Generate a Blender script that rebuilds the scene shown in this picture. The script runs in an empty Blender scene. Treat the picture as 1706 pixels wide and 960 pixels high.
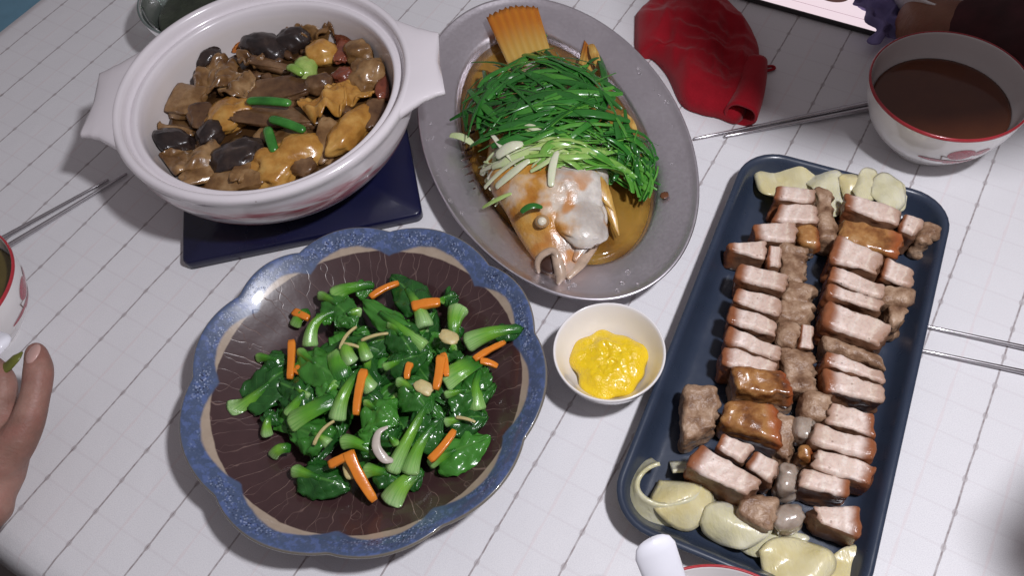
import bpy, bmesh, math, random
import numpy as np
from mathutils import Vector, Matrix, noise as mnoise
random.seed(7)
rng = np.random.default_rng(7)
sc = bpy.context.scene
COL = sc.collection
R = math.radians

# ------------------------------------------------------------------ camera
F_PX = 1365.0; TILT = R(32.766); ROLL = R(-8.542); CAM_H = 0.517
CAM = np.array([0.0, -CAM_H * math.tan(TILT), CAM_H])
_r0 = np.array([1.0, 0, 0]); _u0 = np.array([0, math.cos(TILT), math.sin(TILT)])
FW = np.array([0, math.sin(TILT), -math.cos(TILT)])
RT = _r0 * math.cos(ROLL) + _u0 * math.sin(ROLL)
UP = -_r0 * math.sin(ROLL) + _u0 * math.cos(ROLL)
cam_d = bpy.data.cameras.new('camera'); cam_d.sensor_width = 36.0
cam_d.lens = F_PX / 1706.0 * 36.0; cam_d.clip_start = 0.01; cam_d.clip_end = 50
cam = bpy.data.objects.new('camera', cam_d); COL.objects.link(cam)
M = Matrix([[RT[i], UP[i], -FW[i], CAM[i]] for i in range(3)] + [[0, 0, 0, 1]])
cam.matrix_world = M
sc.camera = cam

# ------------------------------------------------------------------ world, lamp, exposure
w = bpy.data.worlds.new('World'); sc.world = w; w.use_nodes = True
bg = w.node_tree.nodes['Background']
_t = w.node_tree; _g = _t.nodes.new('ShaderNodeTexCoord'); _s = _t.nodes.new('ShaderNodeSeparateXYZ'); _r = _t.nodes.new('ShaderNodeValToRGB')
_t.links.new(_g.outputs['Generated'], _s.inputs[0]); _m = _t.nodes.new('ShaderNodeMapRange'); _t.links.new(_s.outputs[2], _m.inputs[0]); _m.inputs[1].default_value = -1
_t.links.new(_m.outputs[0], _r.inputs[0]); _e = _r.color_ramp.elements      # dim floor, walls, paler ceiling
_e[0].position = .45; _e[0].color = (.42, .36, .36, 1); _e[1].position = .95; _e[1].color = (1.35, 1.22, 1.30, 1); _n = _e.new(.62); _n.color = (.78, .70, .74, 1)
_t.links.new(_r.outputs[0], bg.inputs[0]); bg.inputs[1].default_value = 0.16
LAMP = (0.285, -0.25, 0.78)
ld = bpy.data.lights.new('lamp_light', 'POINT'); ld.energy = 25.0; ld.shadow_soft_size = 0.032
ld.color = (0.945, 0.94, 1.0)
lo = bpy.data.objects.new('lamp_light', ld); COL.objects.link(lo); lo.location = LAMP
sc.view_settings.view_transform = 'Standard'; sc.view_settings.look = 'None'
sc.view_settings.exposure = 0.0; sc.view_settings.gamma = 1.0

# ------------------------------------------------------------------ helpers
def at(px, py, z=0.0):
    """photo pixel -> the point of the ray at height z"""
    d = RT * (px - 853) + UP * (480 - py) + FW * F_PX
    return CAM + d * ((z - CAM_H) / d[2])

def tag(o, label=None, cat=None, group=None, kind=None):
    if label: o['label'] = label
    if cat: o['category'] = cat
    if group: o['group'] = group
    if kind: o['kind'] = kind
    return o

def thing(name, label, cat, loc, group=None):
    o = bpy.data.objects.new(name, None); COL.objects.link(o)
    o.empty_display_size = 0.01; o.location = loc
    return tag(o, label, cat, group)

def mk(name, V, F, mat, parent=None, smooth=True, attrs=None, keep_origin=False):
    """one mesh object from WORLD coordinates; origin at the base, or the parent's origin"""
    V = np.asarray(V, float)
    if parent is not None: org = np.array(parent_world(parent))
    elif keep_origin: org = np.zeros(3)
    else: org = np.array([V[:, 0].mean(), V[:, 1].mean(), V[:, 2].min()])
    me = bpy.data.meshes.new(name)
    me.from_pydata((V - org).tolist(), [], [list(f) for f in F])
    me.update()
    if smooth: me.polygons.foreach_set('use_smooth', [True] * len(me.polygons))
    if attrs:
        for k, a in attrs.items():
            a = np.asarray(a, float)
            if a.ndim == 1:
                me.attributes.new(k, 'FLOAT', 'POINT').data.foreach_set('value', a)
            else:
                me.attributes.new(k, 'FLOAT_VECTOR', 'POINT').data.foreach_set('vector', a.ravel())
    if mat: me.materials.append(mat)
    o = bpy.data.objects.new(name, me); COL.objects.link(o)
    if parent is not None: o.parent = parent
    else: o.location = org
    return o

def parent_world(p):
    l = np.array(p.location)
    while p.parent: p = p.parent; l = l + np.array(p.location)
    return l

class MB:
    """collects vertices and faces"""
    def __init__(s): s.V = []; s.F = []; s.A = []
    def add(s, V, F, a=None):
        n = len(s.V); s.V += [tuple(v) for v in V]; s.F += [tuple(i + n for i in f) for f in F]
        s.A += [a] * len(V) if not isinstance(a, (list, np.ndarray)) or len(a) != len(V) else list(a)
        return s

def nz(p, s=1.0, o=0.0):
    return mnoise.noise(Vector((p[0] * s + o, p[1] * s + o * 1.7, p[2] * s - o)))
def fnz(p, s, o=0.0, n=3):
    a = 0; k = 1.0
    for i in range(n): a += k * nz(p, s, o + i * 3.1); s *= 2.1; k *= 0.5
    return a

def catmull(P, n):
    P = np.asarray(P, float); out = []
    Q = np.vstack([2 * P[0] - P[1], P, 2 * P[-1] - P[-2]])
    m = len(P) - 1
    for t in np.linspace(0, m, n):
        i = min(int(t), m - 1); u = t - i
        a, b, c, d = Q[i], Q[i + 1], Q[i + 2], Q[i + 3]
        out.append(0.5 * (2 * b + (c - a) * u + (2 * a - 5 * b + 4 * c - d) * u * u + (3 * b - a - 3 * c + d) * u ** 3))
    return np.array(out)

def loft(rings, cap0=True, cap1=True, closed=True):
    n = len(rings[0]); V = [tuple(p) for r in rings for p in r]; F = []
    for i in range(len(rings) - 1):
        for j in range(n if closed else n - 1):
            k = (j + 1) % n
            F.append((i * n + j, i * n + k, (i + 1) * n + k, (i + 1) * n + j))
    if cap0:
        V.append(tuple(np.mean(rings[0], 0))); c = len(V) - 1
        F += [(c, (j + 1) % n, j) for j in range(n)]
    if cap1:
        V.append(tuple(np.mean(rings[-1], 0))); c = len(V) - 1; b = (len(rings) - 1) * n
        F += [(c, b + j, b + (j + 1) % n) for j in range(n)]
    return V, F

def lathe(prof, c, n=96, rmod=None):
    """prof [(r,z)...] from the inside middle over the rim to the outside middle"""
    rings = []
    for r, z in prof:
        ring = []; r = max(r, .004)
        for j in range(n):
            t = 2 * math.pi * j / n
            rr = r * (rmod(t, r, z) if rmod else 1)
            ring.append((c[0] + rr * math.cos(t), c[1] + rr * math.sin(t), c[2] + z))
        rings.append(ring)
    return loft(rings)

def tube(P, rad, n=10, flat=1.0, up=(0, 0, 1), ends=True):
    """tapered tube along points; flat squeezes it along its local up"""
    P = np.asarray(P, float); m = len(P)
    rad = np.interp(np.linspace(0, 1, m), np.linspace(0, 1, len(rad)), rad) if not np.isscalar(rad) else np.full(m, rad)
    rings = []; u = np.array(up, float)
    for i in range(m):
        t = P[min(i + 1, m - 1)] - P[max(i - 1, 0)]; t = t / (np.linalg.norm(t) + 1e-12)
        s = np.cross(t, u); s /= np.linalg.norm(s) + 1e-12
        q = np.cross(s, t)
        rings.append([P[i] + rad[i] * (math.cos(a) * s + flat * math.sin(a) * q) for a in np.linspace(0, 2 * math.pi, n, endpoint=False)])
    if ends:      # rounded ends
        def endring(i, sgn):
            t = P[min(i + 1, m - 1)] - P[max(i - 1, 0)]; t = t / (np.linalg.norm(t) + 1e-12)
            out = []
            for a in (0.45, 0.8):
                c = np.mean(rings[i], 0); out.append([c + (np.array(p) - c) * math.cos(a * math.pi / 2) + sgn * t * rad[i] * min(1, flat + .3) * math.sin(a * math.pi / 2) for p in rings[i]])
            return out
        pre = endring(0, -1)[::-1]; post = endring(m - 1, 1)
        rings = pre + rings + post
    return loft(rings)

_ico = {}
def ico(sub):
    if sub not in _ico:
        bm = bmesh.new(); bmesh.ops.create_icosphere(bm, subdivisions=sub, radius=1)
        _ico[sub] = (np.array([v.co[:] for v in bm.verts]), [tuple(v.index for v in f.verts) for f in bm.faces]); bm.free()
    return _ico[sub]

def blob(c, size, yaw=0, amp=0.15, freq=2.0, sub=3, pitch=0, power=1.0, seed=0, roll=0):
    V, F = ico(sub); V = V.copy()
    if power != 1.0:
        V = np.sign(V) * np.abs(V) ** power
    out = []
    m = np.array(Matrix.Rotation(yaw, 3, 'Z') @ Matrix.Rotation(pitch, 3, 'Y') @ Matrix.Rotation(roll, 3, 'X'))
    for v in V:
        k = 1 + amp * fnz(v, freq, seed * 7.3)
        out.append(m @ (v * k * np.array(size)) + np.array(c))
    return np.array(out), F

def rrect(hx, hy, r, n=8):
    out = []
    for cx, cy, a0 in ((hx - r, hy - r, 0), (-(hx - r), hy - r, 90), (-(hx - r), -(hy - r), 180), (hx - r, -(hy - r), 270)):
        for k in range(n + 1):
            a = R(a0 + 90 * k / n); out.append((cx + r * math.cos(a), cy + r * math.sin(a)))
    return np.array(out)

def remesh(o, vox, sm=6):
    m = o.modifiers.new('remesh', 'REMESH'); m.mode = 'VOXEL'; m.voxel_size = vox; m.use_smooth_shade = True
    s = o.modifiers.new('smooth', 'SMOOTH'); s.iterations = sm; s.factor = 0.5
    return o

# ------------------------------------------------------------------ material helper
class Mat:
    def __init__(s, name, rough=0.5, coat=0, spec=0.5, sss=0, sssr=(1, .5, .3), metal=0, coat_rough=0.1, trans=0, ior=1.45):
        s.m = bpy.data.materials.new(name); s.m.use_nodes = True; s.t = s.m.node_tree
        s.b = s.t.nodes['Principled BSDF']
        i = s.b.inputs
        i['Roughness'].default_value = rough; i['Coat Weight'].default_value = coat; i['Coat Roughness'].default_value = coat_rough
        i['Specular IOR Level'].default_value = spec; i['Metallic'].default_value = metal; i['IOR'].default_value = ior
        i['Subsurface Weight'].default_value = sss; i['Subsurface Radius'].default_value = sssr; i['Subsurface Scale'].default_value = 0.004
        i['Transmission Weight'].default_value = trans
    def put(s, sock, v):
        if isinstance(v, bpy.types.NodeSocket): s.t.links.new(v, sock)
        elif isinstance(v, (tuple, list)):
            v = tuple(v)
            if len(v) == 3 and sock.type == 'RGBA': v = v + (1,)
            sock.default_value = v
        else: sock.default_value = (v, v, v) if sock.type == 'VECTOR' else v
    def node(s, t, **kw):
        n = s.t.nodes.new(t)
        for k, v in kw.items(): setattr(n, k, v)
        return n
    def tc(s, k='Object'): return s.node('ShaderNodeTexCoord').outputs[k]
    def rand(s): return s.node('ShaderNodeObjectInfo').outputs['Random']
    def attr(s, k, f=True):
        n = s.node('ShaderNodeAttribute', attribute_name=k); return n.outputs['Fac' if f else 'Vector']
    def math(s, op, a, b=0.0, c=0.0, clamp=False):
        n = s.node('ShaderNodeMath', operation=op, use_clamp=clamp)
        for i, v in enumerate((a, b, c)): s.put(n.inputs[i], v)
        return n.outputs[0]
    def vmath(s, op, a, b=(0, 0, 0)):
        n = s.node('ShaderNodeVectorMath', operation=op); s.put(n.inputs[0], a); s.put(n.inputs[1], b)
        return n.outputs['Value' if op in ('LENGTH', 'DOT_PRODUCT') else 'Vector']
    def sep(s, v):
        n = s.node('ShaderNodeSeparateXYZ'); s.put(n.inputs[0], v); return n.outputs
    def comb(s, x, y, z=0.0):
        n = s.node('ShaderNodeCombineXYZ')
        for i, v in enumerate((x, y, z)): s.put(n.inputs[i], v)
        return n.outputs[0]
    def noise(s, v, scale, detail=3, rough=.55, dist=0):
        n = s.node('ShaderNodeTexNoise'); s.put(n.inputs['Vector'], v)
        for k, x in (('Scale', scale), ('Detail', detail), ('Roughness', rough), ('Distortion', dist)): s.put(n.inputs[k], x)
        return n.outputs[0]
    def vor(s, v, scale, feature='F1', rnd=1.0):
        n = s.node('ShaderNodeTexVoronoi', feature=feature); s.put(n.inputs['Vector'], v); s.put(n.inputs['Scale'], scale); s.put(n.inputs['Randomness'], rnd)
        return n.outputs['Distance']
    def ramp(s, f, stops, interp='LINEAR'):
        n = s.node('ShaderNodeValToRGB'); n.color_ramp.interpolation = interp; e = n.color_ramp.elements
        while len(e) < len(stops): e.new(0.5)
        for i, (p, c) in enumerate(stops):
            e[i].position = p; e[i].color = (c, c, c, 1) if np.isscalar(c) else tuple(c) + (1,)
        s.put(n.inputs[0], f); return n.outputs[0]
    def mix(s, f, a, b, blend='MIX'):
        n = s.node('ShaderNodeMix', data_type='RGBA', blend_type=blend); n.clamp_factor = True
        s.put(n.inputs[0], f); s.put(n.inputs[6], a); s.put(n.inputs[7], b); return n.outputs[2]
    def smooth(s, v, a, b):      # 0 below a, 1 above b
        n = s.node('ShaderNodeMapRange', interpolation_type='SMOOTHSTEP'); s.put(n.inputs[0], v); s.put(n.inputs[1], a); s.put(n.inputs[2], b)
        return n.outputs[0]
    def lin(s, v, a, b, c, d):
        n = s.node('ShaderNodeMapRange')
        for i, x in enumerate((v, a, b, c, d)): s.put(n.inputs[i], x)
        return n.outputs[0]
    def bump(s, h, strength=.3, dist=.001):
        n = s.node('ShaderNodeBump'); s.put(n.inputs['Strength'], strength); s.put(n.inputs['Distance'], dist); s.put(n.inputs['Height'], h)
        s.t.links.new(n.outputs[0], s.b.inputs['Normal']); return n
    def color(s, c): s.put(s.b.inputs['Base Color'], c); return s
    def rough(s, c): s.put(s.b.inputs['Roughness'], c); return s

MT = {}
def simple(name, col, rough=.5, var=.15, scale=60, bump=.15, bd=.0006, **kw):
    """plain coloured material with mottled colour, uneven gloss and fine relief"""
    m = Mat(name, rough, **kw); o = m.tc()
    n = m.noise(o, scale, 4)
    c2 = tuple(max(0, x * (1 - var)) for x in col); c3 = tuple(min(1, x * (1 + var)) for x in col)
    m.color(m.ramp(n, [(.3, c2), (.7, c3)]))
    m.rough(m.lin(m.noise(o, scale * .6, 2), .3, .7, max(.02, rough - .08), min(1, rough + .1)))
    if bump: m.bump(m.noise(o, scale * 3, 3), bump, bd)
    MT[name] = m.m
    return m.m

GRID_A = R(37.75)
D1 = np.array([math.sin(GRID_A), math.cos(GRID_A), 0]); D2 = np.array([math.cos(GRID_A), -math.sin(GRID_A), 0])
E1, E2 = -0.324, -0.615            # table edges measured along D1 and D2
FAR1, FAR2 = 0.62, 0.62
def gp(g1, g2, z=0): p = D1 * g1 + D2 * g2; return np.array([p[0], p[1], z])

# ================================================================== SETTING
def build_setting():
    # ---- tablecloth material: woven grid, dark threads with knots, pale pink threads between
    m = Mat('tablecloth_vinyl', .42, spec=.35); o = m.tc()
    g1 = m.vmath('DOT_PRODUCT', o, tuple(D1)); g2 = m.vmath('DOT_PRODUCT', o, tuple(D2))
    wob = m.math('MULTIPLY', m.math('SUBTRACT', m.noise(o, 45, 2), .5), .0012)
    g2w = m.math('ADD', g2, wob)
    S2, O2, S1, O1 = .0481, -.1090, .02428, .0099
    a = m.math('FRACT', m.math('DIVIDE', m.math('SUBTRACT', g2w, O2 - S2 * .5), S2))
    dd = m.math('MULTIPLY', m.math('ABSOLUTE', m.math('SUBTRACT', a, .5)), S2)          # to the dark thread
    dp = m.math('SUBTRACT', S2 * .5, dd)                                                 # to the pink thread
    b = m.math('FRACT', m.math('DIVIDE', m.math('SUBTRACT', g1, O1 - S1 * .5), S1))
    db = m.math('MULTIPLY', m.math('ABSOLUTE', m.math('SUBTRACT', b, .5)), S1)           # to the cross thread
    wear = m.noise(o, 260, 3)
    wl = m.lin(wear, .3, .7, .5, 1.0)
    dark = m.math('SUBTRACT', 1.0, m.smooth(dd, .00030, .0009))
    knot = m.math('SUBTRACT', 1.0, m.smooth(m.math('POWER', m.math('ADD', m.math('POWER', m.math('DIVIDE', dd, .0017), 2.0), m.math('POWER', m.math('DIVIDE', db, .0031), 2.0)), .5), .75, 1.1))
    ring = m.math('MULTIPLY', knot, m.lin(m.noise(o, 900, 2), .3, .7, .35, .62))
    dk = m.math('MAXIMUM', m.math('MULTIPLY', dark, wl), ring)
    scal = m.math('MULTIPLY', m.math('SINE', m.math('MULTIPLY', g1, 2 * math.pi / S1)), .0003)
    dpw = m.math('ABSOLUTE', m.math('ADD', dp, scal))
    pink = m.math('MULTIPLY', m.math('SUBTRACT', 1.0, m.smooth(dpw, .0003, .0013)), .26)
    cross = m.math('MULTIPLY', m.math('SUBTRACT', 1.0, m.smooth(m.math('ABSOLUTE', m.math('ADD', db, m.math('MULTIPLY', wob, .8))), .0003, .0012)), .20)
    base = m.mix(m.noise(o, 7, 4), (.70, .69, .70), (.76, .75, .765))
    base = m.mix(m.smooth(m.noise(o, 1400, 1), .35, .7), base, (.66, .65, .67))
    c = m.mix(cross, base, (.56, .51, .53)); c = m.mix(pink, c, (.66, .52, .52)); c = m.mix(dk, c, (.25, .205, .205))
    specks = m.math('MULTIPLY', m.math('SUBTRACT', 1.0, m.smooth(m.vor(o, 26), .018, .03)), m.smooth(m.noise(o, 9, 2), .5, .56))
    c = m.mix(m.math('MULTIPLY', specks, .55), c, (.22, .17, .15))
    m.color(c); m.rough(m.lin(m.noise(o, 30, 3), .3, .7, .34, .5))
    h = m.math('ADD', m.math('MULTIPLY', m.noise(o, 1500, 2), .35), m.math('ADD', m.math('MULTIPLY', m.noise(o, 60, 3), .9), m.math('MULTIPLY', m.math('ADD', pink, m.math('ADD', cross, dk)), .35)))
    h = m.math('ADD', h, m.math('MULTIPLY', m.noise(o, 9, 3), 7.0)); m.bump(h, .35, .0010)
    # cloth sheet: top, rounded edge, drape
    xs = [(-.16, .015), (-.05, .014), (-.012, .012), (-.003, .010), (0, .004)]
    g1s = [E1 - .016, E1 - .015, E1 - .011, E1 - .004, E1 + .006] ; z1s = [-.2, -.02, -.007, -.001, 0]
    n1 = list(np.linspace(E1 + .006, FAR1 - .006, 60))[1:-1]
    G1 = g1s + n1 + [2 * 0 + FAR1 + (E1 - g) for g in g1s[::-1]]; Z1 = z1s + [0] * len(n1) + z1s[::-1]
    g2s = [E2 - .016, E2 - .015, E2 - .011, E2 - .004, E2 + .006]
    n2 = list(np.linspace(E2 + .006, FAR2 - .006, 70))[1:-1]
    G2 = g2s + n2 + [FAR2 + (E2 - g) for g in g2s[::-1]]; Z2 = z1s + [0] * len(n2) + z1s[::-1]
    V = []; nn = len(G2)
    for i, g in enumerate(G1):
        for j, q in enumerate(G2):
            z = min(Z1[i], Z2[j])
            wv = 0
            if z < -.01: wv = .012 * math.sin((g + q) * 38) * min(1, -z * 8)
            p = gp(g + (wv if Z1[i] < -.01 else 0), q + (wv if Z2[j] < -.01 else 0), z)
            V.append(p)
    Fc = [(i * nn + j, (i + 1) * nn + j, (i + 1) * nn + j + 1, i * nn + j + 1) for i in range(len(G1) - 1) for j in range(nn - 1)]
    o = mk('tablecloth', V, [f[::-1] for f in Fc], m.m, keep_origin=True)
    tag(o, 'white woven-look tablecloth with dark knotted threads spread under all the dishes', 'tablecloth')
    # table under it
    wood = simple('table_wood', (.22, .13, .08), .5, scale=20)
    t = thing('table', 'wooden dining table hidden under the white tablecloth', 'table', gp((E1 + FAR1) / 2, (E2 + FAR2) / 2, -.75))
    def gbox(name, a0, a1, b0, b1, z0, z1, mat, par=None):
        c = [gp(a0, b0), gp(a1, b0), gp(a1, b1), gp(a0, b1)]
        V = [(p[0], p[1], z) for z in (z0, z1) for p in c]
        F = [(0, 1, 2, 3), (7, 6, 5, 4), (0, 4, 5, 1), (1, 5, 6, 2), (2, 6, 7, 3), (3, 7, 4, 0)]
        return mk(name, V, F, mat, par, smooth=False)
    gbox('tabletop', E1, FAR1, E2, FAR2, -.03, -.004, wood, t)
    for a in (E1 + .05, FAR1 - .1):
        for b in (E2 + .05, FAR2 - .1): gbox('leg', a, a + .05, b, b + .05, -.75, -.03, wood, t)
    # floor
    fl = Mat('floor_tile', .35); oo = fl.tc()
    br = fl.node('ShaderNodeTexBrick'); br.offset = 0; fl.put(br.inputs['Vector'], oo); fl.put(br.inputs['Scale'], 3.0)
    fl.put(br.inputs['Color1'], (.10, .09, .085)); fl.put(br.inputs['Color2'], (.12, .105, .10)); fl.put(br.inputs['Mortar'], (.05, .045, .04)); fl.put(br.inputs['Mortar Size'], .012)
    fl.put(br.inputs['Brick Width'], 1.0); fl.put(br.inputs['Row Height'], 1.0)
    fl.color(fl.mix(fl.noise(oo, 12, 4), br.outputs[0], (.08, .07, .065)))
    V = [(x, y, -.75) for x, y in ((-4, -4), (4, -4), (4, 4), (-4, 4))]
    tag(mk('floor', V, [(0, 1, 2, 3)], fl.m, keep_origin=True, smooth=False), kind='structure')
    # blue plastic stool standing on the floor past the far-left table edge
    blue = simple('stool_plastic', (.16, .34, .46), .45, var=.06, scale=40)
    s0 = at(-30, -25, -.29); s0[2] = -.75
    st = thing('plastic_stool', 'light blue plastic stool on the floor past the table edge', 'stool', s0)
    rings = [[(s0[0] + x * k, s0[1] + y * k, -.75 + z) for x, y in rrect(.20, .20, .05)] for k, z in ((.05, .46), (.8, .46), (.96, .456), (1, .445), (1, .40), (.97, .40), (.97, .43))]
    V, F = loft(rings, True, False); mk('seat', V, [f[::-1] for f in F], blue, st)
    for sx in (-1, 1):
        for sy in (-1, 1):
            V, F = tube([(s0[0] + sx * .15, s0[1] + sy * .15, -.32), (s0[0] + sx * .19, s0[1] + sy * .19, -.745)], [.028, .02], 8); mk('leg', V, F, blue, st)
build_setting()

# ================================================================== CERAMICS AND METAL
cream = simple('cream_glaze', (.74, .70, .72), .16, var=.03, scale=30, bump=.04, coat=.5)
white_glaze = simple('white_glaze', (.80, .77, .76), .14, var=.02, scale=30, bump=.03, coat=.5)
red_glaze = simple('red_rim_glaze', (.40, .030, .040), .2, var=.12, scale=80, bump=.05, coat=.4)
cherry_red = simple('cherry_print', (.36, .035, .06), .25, var=.2, scale=300, bump=.02, coat=.3)
stem_brown = simple('stem_print', (.16, .08, .06), .3, var=.1, bump=.02)

# ---------------------------------------------------------------- clay pot
POT_C = np.array([-.1680, .1690, .0]); POT_Z = .0105
def build_pot():
    m = Mat('pot_glaze', .22, coat=.55, coat_rough=.08); o = m.tc(); x, y, z = m.sep(o)
    th = m.math('ARCTAN2', y, x)
    rho = m.vmath('LENGTH', m.comb(x, y, 0.0))
    sv = m.comb(m.math('MULTIPLY', m.math('COSINE', th), .9), m.math('MULTIPLY', m.math('SINE', th), .9), m.math('MULTIPLY', z, 45.0))
    sv2 = m.vmath('ADD', sv, m.comb(0.0, 0.0, m.math('MULTIPLY', m.math('COSINE', m.math('ADD', th, .3)), .55)))
    n = m.noise(sv2, 1.5, 3, .6, .4)
    streak = m.smooth(n, .44, .58)
    fine = m.noise(sv2, 7, 3)
    out = m.math('MULTIPLY', m.smooth(m.math('SUBTRACT', rho, m.math('MULTIPLY', z, .25)), .0885, .0905), m.math('SUBTRACT', 1.0, m.smooth(z, .050, .062)))
    out = m.math('MULTIPLY', out, m.smooth(z, .014, .03))
    f = m.math('MULTIPLY', m.math('MULTIPLY', out, streak), m.lin(fine, .3, .7, .35, 1.0))
    inside = m.math('MULTIPLY', m.math('SUBTRACT', 1.0, m.smooth(rho, .098, .1005)), 1.0)
    base = m.mix(m.noise(o, 26, 4), (.68, .64, .665), (.77, .72, .745))
    c = m.mix(m.math('MULTIPLY', f, 1.25), base, (.40, .085, .11))
    dots = m.math('MULTIPLY', m.math('SUBTRACT', 1.0, m.smooth(m.vor(o, 70), .03, .06)), m.smooth(m.noise(o, 30, 1), .55, .6))
    c = m.mix(m.math('MULTIPLY', dots, .6), c, (.2, .14, .12))
    c = m.mix(m.math('MULTIPLY', inside, .45), c, (.50, .43, .36))
    m.color(c); m.bump(m.math('ADD', m.noise(sv, 5, 3), m.noise(o, 120, 2)), .08, .001)
    c0 = POT_C + [0, 0, POT_Z]
    t = thing('clay_pot', 'cream two-handled clay pot with pink brushed streaks holding braised mushrooms', 'clay pot', c0)
    prof = [(.0, .010), (.05, .010), (.075, .016), (.092, .034), (.0985, .054), (.1005, .0620), (.1022, .0650), (.1050, .0652), (.1078, .0640), (.1096, .0660), (.1106, .0705),
            (.1125, .0735), (.1155, .0740), (.1180, .0722), (.1185, .0690), (.1172, .0640), (.1165, .058), (.1150, .048), (.1085, .033), (.097, .019), (.082, .0075), (.074, .001), (.070, 0), (.066, .002), (.0, .003)]
    pr = np.vstack([prof[:1], catmull(np.array(prof[1:-1]), 110), prof[-1:]])
    V, F = lathe(pr, c0, 128); mk('body', V, F, m.m, t)
    # handles: thick flared lugs at the rim, the two narrow ends of the pot
    for a, px in ((R(175.5), 0), (R(-.5), 0)):
        d = np.array([math.cos(a), math.sin(a), 0]); s = np.array([-math.sin(a), math.cos(a), 0])
        rings = []
        for u in np.linspace(0, 1, 14):
            r = .1162 + u * .0240
            hw = np.interp(u, [0, .12, .35, .7, 1], [.058, .050, .041, .0365, .0345])
            th = .0100 - .0025 * u
            zc = .0688 - .0010 * u - .0015 * u * u
            ring = []
            for k in range(28):
                q = 2 * math.pi * k / 28
                cx = math.copysign(abs(math.cos(q)) ** .45, math.cos(q)); sx = math.copysign(abs(math.sin(q)) ** .6, math.sin(q))
                wob = .0011 * math.sin(3 * u + k)
                sag = .0050 * (1 - cx * cx) * (u ** 3)      # outer edge dips in the middle like a bracket
                e = c0 + d * (math.sqrt(max(r * r - (hw * cx) ** 2, 0)) * (1 - min(1, u * 2.2)) + (r - sag) * min(1, u * 2.2)) + s * (hw * cx) + np.array([0, 0, zc + th * .5 * sx])
                ring.append(e)
            rings.append(ring)
        V, F = loft(rings, False, True); mk('handle', V, F, m.m, t)
    return t
build_pot()

# ---------------------------------------------------------------- trivet board under the pot
def build_trivet():
    navy = simple('navy_board', (.006, .007, .034), .30, var=.2, scale=25, bump=.06, coat=.2)
    a = at(303, 440, .010); b = at(695, 357, .010); c = at(302, 352, .010)
    d = (b - a); L = np.linalg.norm(d); d /= L; n = np.array([-d[1], d[0], 0])
    W = .205; L += .004
    o = a + d * L / 2 + n * W / 2
    rings = []
    for k, z in ((0, .0005), (-.0010, .0000), (0, .0008), (0, .0090), (-.0012, .0102)):
        if k == 0 and z == .0005: continue
        rings.append([(o + d * x + n * y)[:2].tolist() + [z] for x, y in rrect(L / 2 + k, W / 2 + k, .006, 4)])
    V, F = loft(rings); tag(mk('trivet_board', V, F, navy), 'square navy blue board under the clay pot', 'trivet')
build_trivet()

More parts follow.
